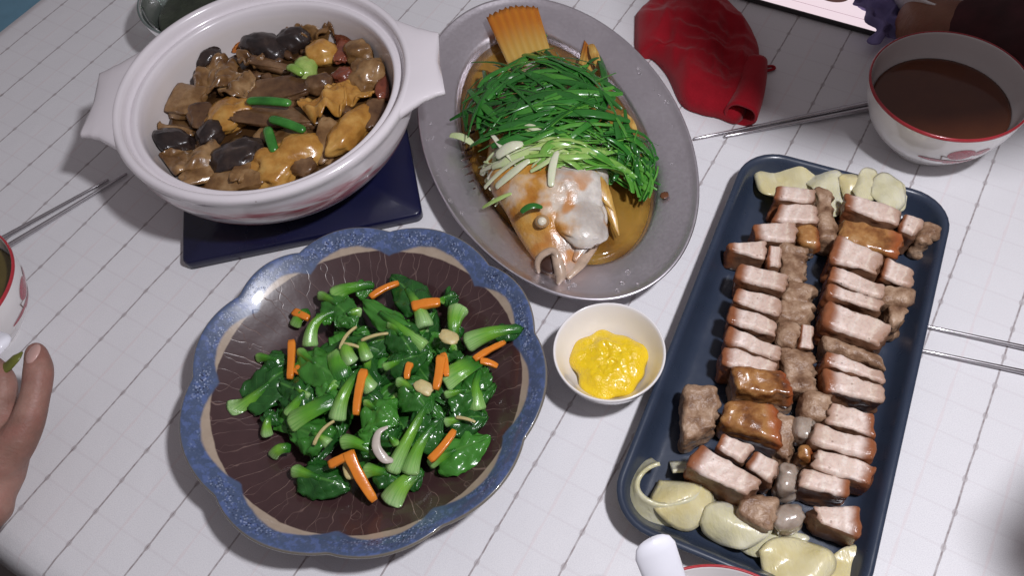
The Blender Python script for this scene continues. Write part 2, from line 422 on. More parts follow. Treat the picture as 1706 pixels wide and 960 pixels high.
# ---------------------------------------------------------------- flower-edged plate
PL_C = np.array([-.1065, -.0725, 0.0])
NOTCH = [6, 38, 79, 112.5, 138.5, 172, 216, 258, 292, 328]
def lobe(t):
    a = math.degrees(t) % 360
    for i in range(len(NOTCH)):
        x0 = NOTCH[i]; x1 = NOTCH[(i + 1) % len(NOTCH)]
        if x1 < x0: x1 += 360
        aa = a if a >= x0 else a + 360
        if x0 <= aa < x1:
            u = (aa - x0) / (x1 - x0); return math.sin(math.pi * u) ** .85 * (.6 + .4 * (x1 - x0) / 36)
    return 0
def build_plate():
    m = Mat('flower_plate_glaze', .30, coat=.6, coat_rough=.03); o = m.tc(); x, y, z = m.sep(o)
    th = m.math('ARCTAN2', y, x); rho = m.vmath('LENGTH', m.comb(x, y, 0.0)); q = m.attr('q'); lb = m.attr('lobe')
    nb = m.noise(o, 42, 3)
    wig = m.math('MULTIPLY', m.math('SUBTRACT', m.noise(o, 38, 2, .5), .5), 5.5)
    l1 = m.math('ABSOLUTE', m.math('SINE', m.math('ADD', m.math('MULTIPLY', th, 27.0), wig)))
    l2 = m.math('ABSOLUTE', m.math('SINE', m.math('ADD', m.math('MULTIPLY', th, 17.0), m.math('MULTIPLY', wig, -1.6))))
    wd = m.lin(m.noise(o, 110, 2), .3, .7, .03, .17)
    lines = m.math('MAXIMUM', m.math('SUBTRACT', 1.0, m.smooth(l1, 0.0, wd)), m.math('MULTIPLY', m.math('SUBTRACT', 1.0, m.smooth(l2, 0.0, m.math('MULTIPLY', wd, .7))), .7))
    lines = m.math('MULTIPLY', lines, m.smooth(rho, .02, .05))
    lines = m.math('MULTIPLY', lines, m.lin(m.noise(o, 60, 2), .35, .65, .25, .85))
    brown = m.mix(m.noise(o, 90, 4), (.040, .019, .020), (.065, .032, .032))
    c = m.mix(m.math('MULTIPLY', lines, .9), brown, (.25, .165, .14))
    # tan band between the dark well and the blue lobes
    tb = m.smooth(m.math('ADD', rho, m.math('MULTIPLY', m.math('SUBTRACT', nb, .5), .003)), .1050, .1060)
    tan = m.mix(m.noise(o, 160, 3), (.30, .23, .17), (.45, .36, .28))
    c = m.mix(tb, c, tan)
    bl_edge = m.math('ADD', m.math('ADD', q, m.math('MULTIPLY', m.math('SUBTRACT', nb, .5), .035)), m.math('MULTIPLY', lb, -.048))
    bb = m.smooth(bl_edge, .846, .862)
    blue = m.mix(m.noise(o, 55, 4), (.040, .062, .125), (.085, .120, .215))
    blue = m.mix(m.math('MULTIPLY', m.smooth(q, .86, .90), m.smooth(m.noise(o, 210, 3), .48, .62)), blue, (.085, .125, .27))
    ridge = m.math('MULTIPLY', m.smooth(q, .875, .925), m.math('SUBTRACT', 1.0, m.smooth(q, .955, .985)))
    patch = m.lin(m.noise(o, 34, 3), .42, .62, .08, 1.0)
    sp = m.math('MULTIPLY', m.math('MULTIPLY', ridge, patch), m.math('SUBTRACT', 1.0, m.smooth(m.vor(o, 520), .26, .42)))
    blue = m.mix(m.math('MULTIPLY', sp, .55), blue, (.42, .48, .66))
    spd = m.math('MULTIPLY', m.math('MULTIPLY', ridge, patch), m.math('SUBTRACT', 1.0, m.smooth(m.vor(m.vmath('ADD', o, (.3, .2, .1)), 430), .2, .34)))
    blue = m.mix(spd, blue, (.012, .016, .05))
    c = m.mix(bb, c, blue)
    c = m.mix(m.smooth(q, .986, .996), c, (.16, .14, .11))
    m.color(c)
    h = m.math('ADD', m.math('MULTIPLY', lines, m.math('MULTIPLY', m.math('SUBTRACT', 1.0, tb), .5)), m.math('ADD', m.math('MULTIPLY', sp, .3), m.math('MULTIPLY', m.noise(o, 130, 2), .4)))
    m.bump(h, .3, .0008)
    t = thing('flower_plate', 'dark brown stoneware plate with lobed blue speckled rim under stir-fried greens', 'plate', PL_C)
    RMAX = .1215
    def rm(tt, r, z):
        k = (r / RMAX) ** 3
        return 1 + k * (.040 * lobe(tt) - .029)
    prof = [(0, .0065), (.03, .0065), (.055, .0075), (.075, .0125), (.092, .0205), (.104, .0270), (.112, .0325), (.1175, .0362), (.1203, .0374), (.1215, .0362), (.1205, .0340), (.1125, .0275), (.098, .0165), (.080, .0065), (.066, .002), (.062, 0), (.058, .001), (.0, .002)]
    pr = np.vstack([prof[:1], catmull(np.array(prof[1:-1]), 90), prof[-1:]])
    N = 256
    V, F = lathe(pr, PL_C, N, rm)
    q = []; lb = []
    for r, z in pr:
        for j in range(N):
            q.append(r / RMAX); lb.append(lobe(2 * math.pi * j / N))
    q += [0, 0]; lb += [0, 0]
    # the rim also dips a little at the notches
    V = np.array(V)
    for i in range(len(q)):
        if q[i] > .7: V[i, 2] += (lb[i] - .7) * .0035 * ((q[i] - .7) / .3)
    mk('dish', V, F, m.m, t, attrs={'q': q, 'lobe': lb})
build_plate()
def plate_z(r):
    return np.interp(r, [0, .055, .075, .092, .104, .112, .118], [.0065, .0075, .0125, .0205, .027, .0325, .0365])

# ---------------------------------------------------------------- mustard dish
def build_mustard():
    c = np.array([.0572, -.0825, 0.0])
    t = thing('sauce_dish', 'small white round sauce dish holding yellow mustard', 'dish', c)
    prof = [(0, .008), (.016, .0085), (.023, .0125), (.029, .021), (.0338, .0315), (.0352, .0345), (.0362, .0356), (.0370, .0350), (.0368, .0330), (.0345, .025), (.0300, .0145), (.0245, .006), (.021, .0015), (.0195, 0), (.018, .001), (0, .002)]
    pr = np.vstack([prof[:1], catmull(np.array(prof[1:-1]), 60), prof[-1:]])
    V, F = lathe(pr, c, 72); mk('dish', V, F, white_glaze, t)
    m = Mat('mustard', .22, coat=.4, sss=.15, sssr=(1, .7, .1)); o = m.tc()
    m.color(m.mix(m.noise(o, 160, 4), (.70, .46, .004), (.86, .62, .015)))
    m.bump(m.math('ADD', m.noise(o, 230, 4), m.noise(o, 700, 3)), .55, .0011)
    # lumpy paste: a dome with swirls inside the dish
    cc = c + [0, -.0005, 0]; V = []; F = []; nr, na = 26, 80
    for i in range(nr + 1):
        u = i / nr
        for j in range(na):
            a = 2 * math.pi * j / na
            edge = .0262 * (1 + .07 * math.sin(3 * a + 1) + .05 * math.sin(5 * a + .4) + .035 * math.sin(9 * a))
            r = edge * u
            x, y = r * math.cos(a), r * math.sin(a)
            sw = math.sin(a * 2 + r * 360 + 1.2 * nz((x, y, 0), 90, 4))
            h = .0175 + .0075 * (1 - u ** 3.2) * (1 + .05 * sw) + .0032 * fnz((x, y, 0), 95, 2) * (1 - u ** 4) + .0012 * sw * (1 - u ** 2) * u
            V.append(cc + [x, y, h if u < .999 else .0160])
    for i in range(nr):
        for j in range(na):
            k = (j + 1) % na; F.append((i * na + j, (i + 1) * na + j, (i + 1) * na + k, i * na + k))
    # underside follows the dish
    n0 = len(V)
    for j in range(na):
        p = V[nr * na + j]; v = (p - cc) * [.55, .55, 0]; V.append(cc + v + [0, 0, .0100])
    V.append(cc + [0, 0, .0095]); ce = len(V) - 1
    for j in range(na):
        k = (j + 1) % na; F.append((nr * na + j, n0 + j, n0 + k, nr * na + k)); F.append((n0 + j, ce, n0 + k))
    tag(mk('mustard', V, F, m.m), 'lumpy bright yellow mustard in the small white dish', 'mustard')
build_mustard()

# ---------------------------------------------------------------- steel platter
PT_C = np.array([.0500, .1285, 0.0]); PT_A = R(-79.8)
def pt_xy(u, v):      # u along the long axis (towards the head), v across
    return PT_C[:2] + np.array([math.cos(PT_A) * u - math.sin(PT_A) * v, math.sin(PT_A) * u + math.cos(PT_A) * v])
def build_platter():
    m = Mat('brushed_steel', .3, metal=1.0); o = m.tc()
    sx, sy, sz = m.sep(o)
    rub = m.noise(o, 420, 3)
    fog = m.noise(o, 24, 4)
    m.color(m.mix(fog, (.78, .74, .79), (.88, .84, .88))); m.rough(m.math('ADD', m.lin(rub, .3, .7, .30, .39), m.math('MULTIPLY', fog, .12)))
    m.bump(m.math('ADD', rub, m.math('MULTIPLY', m.noise(o, 26, 2), 5.0)), .05, .0008)
    t = thing('oval_platter', 'oval stainless steel platter holding a steamed fish', 'platter', PT_C)
    A, B = .1700, .1040
    # (offset inward, z) from the middle to the rim to the underside
    prof = [(1, .0085), (.6, .0080), (.0660, .0080), (.0455, .0085), (.0415, .0105), (.0385, .0165), (.0365, .0195), (.0340, .0205), (.0200, .0228), (.0085, .0255), (.0045, .0265), (.0025, .0280), (.0008, .0285), (0, .0275), (.0006, .0262), (.0030, .0252), (.0200, .0210), (.0350, .0182), (.0390, .0120), (.0430, .0010), (.047, 0), (.0660, 0), (1, .0008)]
    rings = []
    N = 160
    for off, z in prof:
        ring = []
        for j in range(N):
            a = 2 * math.pi * j / N
            if off == 1: u, v = 1e-4 * math.cos(a), 1e-4 * math.sin(a)
            elif off == .6: u, v = (A - .1) * math.cos(a), (B - .08) * math.sin(a)
            else: u, v = (A - off) * math.cos(a), (B - off * (.86 if off < .06 else 1)) * math.sin(a)
            p = pt_xy(u, v); ring.append((p[0], p[1], z))
        rings.append(ring)
    V, F = loft(rings); o = mk('dish', V, F, m.m, t)
    # broth
    b = Mat('fish_broth', .04, coat=.3, trans=.55, ior=1.33); oo = b.tc()
    b.color(b.mix(b.smooth(b.noise(oo, 28, 4), .35, .65), (.36, .17, .035), (.62, .36, .07)))
    b.bump(b.noise(oo, 60, 3), .12, .001)
    rings = []
    for k, z in ((1.0, .0135), (.9, .0138), (.5, .0139), (.02, .0139)):
        rings.append([tuple(pt_xy((A - .0405) * k * math.cos(a), (B - .0405 * .86) * k * math.sin(a))) + (z,) for a in np.linspace(0, 2 * math.pi, 96, endpoint=False)])
    under = [[(*pt_xy((A - .047) * k * math.cos(a), (B - .047 * .86) * k * math.sin(a)), .0090) for a in np.linspace(0, 2 * math.pi, 96, endpoint=False)] for k in (.02, 1.0)]
    V, F = loft(under + rings); tag(mk('fish_broth', V, F, b.m), 'thin golden brown broth pooled around the fish in the steel platter', 'broth')
build_platter()

# ---------------------------------------------------------------- navy rectangular tray
TR_C = np.array([.1819, -.0911, 0]); TR_L = np.array([math.cos(R(-121.6)), math.sin(R(-121.6)), 0]); TR_W = np.array([math.cos(R(-31.6)), math.sin(R(-31.6)), 0])
def build_tray():
    m = Mat('navy_stoneware', .33, coat=.25, coat_rough=.2); o = m.tc()
    m.color(m.mix(m.noise(o, 30, 4), (.022, .032, .055), (.034, .046, .075)))
    m.rough(m.lin(m.noise(o, 55, 3), .3, .7, .22, .42)); m.bump(m.noise(o, 300, 2), .06, .0006)
    hx, hy = .1592, .0765
    prof = [(.030, .0045), (.0235, .0046), (.0175, .0052), (.0125, .0085), (.0085, .0150), (.0060, .0200), (.0040, .0222), (.0022, .0228), (.0004, .0222), (0, .0210), (.0015, .0185), (.0065, .0100), (.0115, .0025), (.0145, 0), (.030, 0)]
    rings = []
    for off, z in catmull(np.array(prof), 50):
        rings.append([tuple((TR_C + TR_L * x + TR_W * y)[:2]) + (z,) for x, y in rrect(hx - off, hy - off, max(.030 - off, .003), 8)])
    V, F = loft(rings); tag(mk('rectangular_tray', V, F[::1], m.m), 'long dark navy rectangular tray with rounded corners under the sliced pork', 'tray')
build_tray()

# ---------------------------------------------------------------- cherry bowls and spoons
BOWL_P = [(0, .0085), (.020, .009), (.034, .015), (.045, .028), (.0515, .044), (.0545, .0575), (.0553, .0612), (.0563, .0622), (.0572, .0614), (.0570, .058), (.0545, .045), (.0480, .0275), (.0370, .0125), (.0300, .0065), (.0275, .0045), (.0268, 0), (.0245, .0005), (.0235, .003), (0, .0035)]
_bp = catmull(np.array(BOWL_P[7:15]), 60)
def bowl_surf(th, z):     # outside wall
    r = np.interp(z, _bp[::-1, 1], _bp[::-1, 0]); return r + .0003
def cherry_bowl(c, label, cat='bowl', face=-90, liquid=None, llabel=None, lz=.041, rim=True, group=None):
    c = np.array([c[0], c[1], 0.0])
    t = thing('cherry_bowl', label, cat, c, group)
    pr = np.vstack([BOWL_P[:1], catmull(np.array(BOWL_P[1:-1]), 90), BOWL_P[-1:]])
    V, F = lathe(pr, c, 96); mk('body', V, F, white_glaze, t)
    rp = [(.0552, .0606), (.0556, .0617), (.0563, .0626), (.0573, .0618), (.05745, .0604), (.0572, .0600)]
    V, F = lathe(catmull(np.array(rp), 14), c, 96); V = V[:-2]; F = [f for f in F if len(f) == 4]
    mk('painted_rim', V, F, red_glaze, t)
    def decal(name, poly, mat):
        V = []; F = []; n = len(poly)
        ctr = np.mean(poly, 0); pts = []
        for k in np.linspace(0, 1, 5):
            for p in poly: pts.append(ctr + (np.array(p) - ctr) * k)
        for s, z in pts:
            a = R(face) + s / .05; r = bowl_surf(a, z); V.append((c[0] + r * math.cos(a), c[1] + r * math.sin(a), z))
        for i in range(4):
            for j in range(n): k = (j + 1) % n; F.append((i * n + j, (i + 1) * n + j, (i + 1) * n + k, i * n + k))
        mk(name, V, F, mat, t)
    circ = lambda x, z, rx, rz, n=20, tilt=0: [(x + rx * math.cos(a) * math.cos(tilt) - rz * math.sin(a) * math.sin(tilt), z + rx * math.cos(a) * math.sin(tilt) + rz * math.sin(a) * math.cos(tilt)) for a in np.linspace(0, 2 * math.pi, n, endpoint=False)]
    for kk in ((0.0,) if face is not None else ()):
        decal('cherry_print', circ(.000, .043, .0088, .0075), cherry_red)
        decal('cherry_print', circ(.0130, .0435, .0058, .0040, tilt=.3), cherry_red)
        decal('leaf_print', circ(-.0120, .0325, .0140, .0022, tilt=-.05), cherry_red)
        decal('leaf_print', circ(.0040, .0300, .0120, .0024, tilt=.06), cherry_red)
        decal('stem_print', [(-.0125, .041), (-.0112, .0408), (-.0100, .0335), (-.0108, .0335)], stem_brown)
        decal('stem_print', [(-.0120, .0402), (-.0115, .0408), (-.007, .0392), (-.007, .0386)], stem_brown)
    if liquid:
        rl = np.interp(lz, [.0085, .009, .015, .028, .044, .0575], [.0, .020, .034, .045, .0515, .0545]) - .0006
        V, F = lathe([(0, .0100), (.020, .0104), (.033, .0160), (.044, .0285), (rl - .001, lz - .002), (rl, lz), (rl - .002, lz - .0004), (rl * .6, lz - .0006), (0, lz - .0006)][::1] if lz > .03 else [(0, .01), (rl, lz), (0, lz)], c, 72)
        tag(mk('soup', V, F, liquid), llabel, 'soup')
    return t
soup_m = Mat('brown_soup', .06, coat=.2, spec=.4); _o = soup_m.tc(); soup_m.color(soup_m.mix(soup_m.noise(_o, 40, 3), (.085, .022, .011), (.135, .042, .016))); soup_m.bump(soup_m.noise(_o, 60, 2), .05, .0008)
B1 = np.array([.3440, .0815])
cherry_bowl(B1, 'white red-rimmed cherry bowl of brown soup beside the steel chopsticks tips', face=-98, liquid=soup_m.m, llabel='clear reddish brown soup in the cherry bowl beside the red cloth')
p = at(19, 452, .0615)
B2 = np.array([p[0] - .0555, p[1] - .006])
olive = simple('olive_soup', (.10, .075, .02), .08, coat=.3, bump=.05)
cherry_bowl(B2, 'white red-rimmed cherry bowl of olive soup beside the thumb', face=4, liquid=olive, llabel='olive brown soup in the bowl by the thumb', lz=.046)
p = at(1150, 943, .0615)
B3 = np.array([p[0] + .002, p[1] - .0575])
cherry_bowl(B3, 'white red-rimmed bowl with a white spoon leaning in it', face=200)
p = at(1712, 905, .0)
B4 = np.array([p[0] + .088, p[1] - .044])  # extra bowl out of view, added to cast a shadow into the near corner
cherry_bowl(B4, 'unseen red-rimmed cherry bowl added for its shadow, past the right end of the chopstick pair', face=200)

def spoon(name, handle_end, bowl_c, label, wide=.0115, mat=None):
    """chinese soup spoon: channelled handle and oval bowl"""
    a = np.array(handle_end, float); b = np.array(bowl_c, float)
    t = thing(name, label, 'spoon', (b[0], b[1], b[2] - .004))
    d = b - a; L = np.linalg.norm(d); d /= L; s = np.cross(d, [0, 0, 1]); s /= np.linalg.norm(s); n = np.cross(s, d)
    rings = []
    us = np.concatenate([[0, .004, .012, .03, .07], np.linspace(.15, .85, 10)])
    for u in us:
        wdt = wide * (1 - .28 * u) * (math.sqrt(max(0, 1 - (1 - min(1, u / .07)) ** 2)) * .97 + .03)
        th = .0052 * min(1, .25 + (u / .03)); ring = []
        for k in range(24):
            q = 2 * math.pi * k / 24; cx = math.cos(q); sx = math.sin(q)
            dip = -.0022 * (1 - cx * cx) * (1 if sx > 0 else .6) * u
            ring.append(a + d * (L * u) + s * (wdt * cx) + n * (th * .5 * sx - .004 * cx * cx * 0 + .0022 * (1 - cx * cx) * (1 if sx > 0 else .4) + dip))
        rings.append(ring)
    V, F = loft(rings); mk('handle', V, F, mat or white_glaze, t)
    prof = [(0, .002), (.5, .0025), (.8, .006), (.96, .011), (1, .0120), (1.03, .0112), (1.0, .008), (.82, .003), (.5, 0), (0, -.001)]
    rings = []
    for r, z in prof:
        rings.append([b + d * (.026 * r * math.cos(q) + .008) + s * (.0185 * r * math.sin(q)) + np.array([0, 0, z - .004]) for q in np.linspace(0, 2 * math.pi, 36, endpoint=False)])
    V, F = loft(rings); mk('spoon_bowl', V, F, mat or white_glaze, t)
    return t
plastic_white = simple('spoon_glaze', (.80, .80, .86), .2, var=.02, bump=.02, coat=.4)
spoon('soup_spoon', at(1084, 896, .098), np.array([B3[0] - .002, B3[1] - .010, .0215]), 'white soup spoon standing in the red-rimmed bowl by the pickled slices', mat=plastic_white)
spoon('soup_spoon', at(8, 583, .088), at(-130, 520, .073), 'white soup spoon held between finger and thumb', wide=.010, mat=plastic_white)

# ---------------------------------------------------------------- chopsticks
steel = Mat('chopstick_steel', .22, metal=1.0); _o = steel.tc(); steel.color(steel.mix(steel.noise(_o, 60, 3), (.42, .40, .42), (.62, .60, .62))); steel.bump(steel.noise(_o, 200, 2), .05, .0005); steel = steel.m
def chopstick(p0, p1, label, group, z0=.0022, z1=.0032, L=None):
    a = at(*p0, z0); b = at(*p1, z1)
    if L: d = (b - a) / np.linalg.norm(b - a); b = a + d * L
    V, F = tube([a + (b - a) * u for u in np.linspace(0, 1, 12)], [.0012, .0015, .0022, .0027, .0030], 12)
    V = np.array(V); V[:, 2] += max(0, .0003 - V[:, 2].min())
    tag(mk('chopstick', V, F, steel), label, 'chopstick', group)
g = 'steel chopsticks lying in pairs'
chopstick((1157, 231), (1454, 171), 'steel chopstick whose tip reaches furthest past its mate, by the red cloth', g, L=.225)
chopstick((1208, 227), (1454, 180), 'steel chopstick by the red cloth with its tip behind its mate', g, L=.225)
chopstick((1530, 541), (1706, 579), 'steel chopstick right of the pork tray, on the side of the soup bowl', g, L=.225)
chopstick((1525, 582), (1706, 620), 'steel chopstick right of the pork tray, further from the soup bowl', g, L=.225)
chopstick((179, 300), (0, 399), 'steel chopstick with shorter reach beside the clay pot handle shadow', g, L=.225)
chopstick((210, 290), (13, 410), 'steel chopstick with its tip nearest the clay pot', g, L=.225)

# ================================================================== PORK ON THE TRAY
def meat_materials():
    m = Mat('pork_meat', .50, spec=.35, sss=.12, sssr=(1, .45, .3)); o = m.tc(); u, v, w_ = m.sep(m.attr('uvw', False)); cr = m.attr('crust'); rd = m.rand()
    off = m.comb(rd, m.math('MULTIPLY', rd, 7.0), m.math('MULTIPLY', rd, 3.0)); oo = m.vmath('ADD', o, off)
    n = m.noise(oo, 75, 4, .65); un = m.math('ADD', u, m.math('MULTIPLY', m.math('SUBTRACT', n, .5), .48))
    un = m.math('ADD', un, m.math('MULTIPLY', m.math('SUBTRACT', rd, .5), .12))
    layers = m.ramp(un, [(.0, (.74, .60, .51)), (.26, (.76, .64, .57)), (.36, (.66, .52, .44)), (.46, (.67, .54, .46)), (.50, (.72, .61, .53)), (.56, (.65, .51, .43)), (.74, (.61, .465, .385)), (.79, (.67, .55, .45)), (.86, (.48, .335, .26)), (1.0, (.36, .22, .15))])
    fib = m.noise(m.vmath('MULTIPLY', oo, (1.0, 1.0, .25)), 420, 3)
    layers = m.mix(m.math('MULTIPLY', m.smooth(fib, .45, .7), .45), layers, (.46, .31, .26))
    pits = m.math('MULTIPLY', m.math('SUBTRACT', 1.0, m.smooth(m.vor(oo, 230), .09, .2)), m.smooth(m.noise(oo, 70, 2), .53, .62))
    layers = m.mix(m.math('MULTIPLY', pits, .55), layers, (.24, .13, .09))
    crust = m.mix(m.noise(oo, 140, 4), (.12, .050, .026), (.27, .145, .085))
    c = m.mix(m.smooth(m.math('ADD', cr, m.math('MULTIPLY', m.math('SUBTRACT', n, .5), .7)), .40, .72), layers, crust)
    sk = m.math('SUBTRACT', 1.0, m.smooth(m.math('ADD', u, m.math('MULTIPLY', m.math('SUBTRACT', m.noise(oo, 60, 3), .5), .18)), .07, .30))
    skin = m.mix(m.noise(oo, 160, 4), (.17, .048, .020), (.34, .135, .060))
    c = m.mix(sk, c, skin); m.color(c)
    m.rough(m.lin(sk, 0, 1, .40, .22))
    m.bump(m.math('ADD', m.math('ADD', m.noise(oo, 160, 4), m.math('MULTIPLY', fib, .5)), m.math('MULTIPLY', pits, -.8)), .5, .0012)
    MT['meat'] = m.m
    g = Mat('pork_glazed_skin', .28, coat=.4, coat_rough=.1, sss=.1); o = g.tc(); rd = g.rand(); oo = g.vmath('ADD', o, g.comb(rd, g.math('MULTIPLY', rd, 5.0), rd)); u, v, w_ = g.sep(g.attr('uvw', False))
    n = g.noise(oo, 75, 4, .6)
    c = g.ramp(n, [(.28, (.085, .028, .010)), (.43, (.22, .085, .024)), (.58, (.38, .185, .060)), (.75, (.52, .34, .17))])
    red = g.smooth(g.math('ADD', u, g.math('MULTIPLY', g.math('SUBTRACT', n, .5), .5)), .70, .95)
    c = g.mix(g.math('MULTIPLY', red, .75), c, (.30, .065, .020))
    c = g.mix(g.smooth(g.math('SUBTRACT', .62, w_), .0, .2), c, g.mix(g.noise(oo, 160, 3), (.30, .17, .10), (.50, .34, .24)))
    g.color(c); g.bump(g.math('ADD', n, g.math('MULTIPLY', g.noise(oo, 260, 3), .4)), .6, .0016); MT['skin'] = g.m
    f = Mat('pork_fat', .2, coat=.5, sss=.3); o = f.tc(); n = f.noise(o, 90, 4)
    f.color(f.ramp(n, [(.3, (.20, .14, .10)), (.55, (.40, .33, .27)), (.75, (.60, .53, .46))])); f.bump(f.noise(o, 200, 3), .4, .001); MT['fat'] = f.m
    l = Mat('pork_lean', .42, spec=.5); o = l.tc(); rd = l.rand(); oo = l.vmath('ADD', o, l.comb(rd, rd, rd)); n = l.noise(oo, 95, 4, .6)
    l.color(l.ramp(n, [(.28, (.10, .045, .022)), (.46, (.25, .145, .085)), (.64, (.42, .285, .19)), (.8, (.58, .45, .35))]))
    l.bump(l.math('ADD', n, l.noise(oo, 300, 3)), .7, .0016); MT['lean'] = l.m
meat_materials()

def slab(name, quad, z0, z1, mat, label, group=None, r=.0022, amp=.0011, flip=False, tilt=(0, 0), crust_near=1.0, cat='pork slice'):
    """block whose top face is the traced quad (far-left, far-right, near-right, near-left) at height z1"""
    tz = [z1 + tilt[0], z1 + tilt[1], z1 + tilt[1], z1 + tilt[0]]
    Q = [at(*q, z) for q, z in zip(quad, tz)]
    lx = (np.linalg.norm(Q[1] - Q[0]) + np.linalg.norm(Q[2] - Q[3])) / 2; ly = (np.linalg.norm(Q[3] - Q[0]) + np.linalg.norm(Q[2] - Q[1])) / 2; lz = z1 - z0
    h = np.array([lx, ly, lz]) / 2; r = min(r, h.min() * .8)
    st = .0016; N = [max(4, int(l / st)) for l in (lx, ly, lz)]
    idx = {}; V = []; F = []; T = []; Cr = []; sd = random.random() * 90
    def vert(i, j, k):
        key = (i, j, k)
        if key in idx: return idx[key]
        p = np.array([-1 + 2 * i / N[0], -1 + 2 * j / N[1], -1 + 2 * k / N[2]]) * h
        inn = np.clip(p, -(h - r), h - r); d = p - inn; L = np.linalg.norm(d)
        if L > 0: p = inn + d / L * min(L, r)
        s = p / h * .5 + .5
        u, v, ww = s
        top = (Q[0] * (1 - u) + Q[1] * u) * (1 - v) + (Q[3] * (1 - u) + Q[2] * u) * v
        bot = top.copy(); bot[2] = z0
        ctr = sum(Q) / 4; bot[:2] = bot[:2] + (bot[:2] - ctr[:2]) * .03
        P = bot + (top - bot) * ww
        nrm = d / L if L > 0 else np.array([0, 0, 1.0])
        # uneven cut: low lumps, ragged lean end
        q = (P[0], P[1], P[2])
        e = amp * 1.35 * fnz(q, 48, sd) + amp * .5 * nz(q, 240, sd)
        rag = amp * 1.6 * nz((P[0], P[1], P[2] * .4), 330, sd + 5) * (max(0, (1 - u if flip else u) - .75) / .25)
        wd = (Q[1] - Q[0]) / lx; dv = (Q[3] - Q[0]) / ly
        P = P + wd * (nrm[0] * (e + rag)) + dv * nrm[1] * e + np.array([0, 0, nrm[2] * e * .8])
        P[2] = max(P[2], z0)
        idx[key] = len(V); V.append(P); T.append((1 - u if flip else u, v, ww))
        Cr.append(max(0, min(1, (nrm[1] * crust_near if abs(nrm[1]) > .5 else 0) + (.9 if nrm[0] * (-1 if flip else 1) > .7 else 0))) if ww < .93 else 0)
        return idx[key]
    for i in range(N[0]):
        for j in range(N[1]):
            F.append((vert(i, j, N[2]), vert(i + 1, j, N[2]), vert(i + 1, j + 1, N[2]), vert(i, j + 1, N[2]))[::-1])
            F.append((vert(i, j, 0), vert(i + 1, j, 0), vert(i + 1, j + 1, 0), vert(i, j + 1, 0)))
    for i in range(N[0]):
        for k in range(N[2]):
            F.append((vert(i, 0, k), vert(i + 1, 0, k), vert(i + 1, 0, k + 1), vert(i, 0, k + 1))[::-1])
            F.append((vert(i, N[1], k), vert(i + 1, N[1], k), vert(i + 1, N[1], k + 1), vert(i, N[1], k + 1)))
    for j in range(N[1]):
        for k in range(N[2]):
            F.append((vert(0, j, k), vert(0, j + 1, k), vert(0, j + 1, k + 1), vert(0, j, k + 1)))
            F.append((vert(N[0], j, k), vert(N[0], j + 1, k), vert(N[0], j + 1, k + 1), vert(N[0], j, k + 1))[::-1])
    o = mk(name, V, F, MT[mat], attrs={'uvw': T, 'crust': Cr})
    return tag(o, label, cat, group)

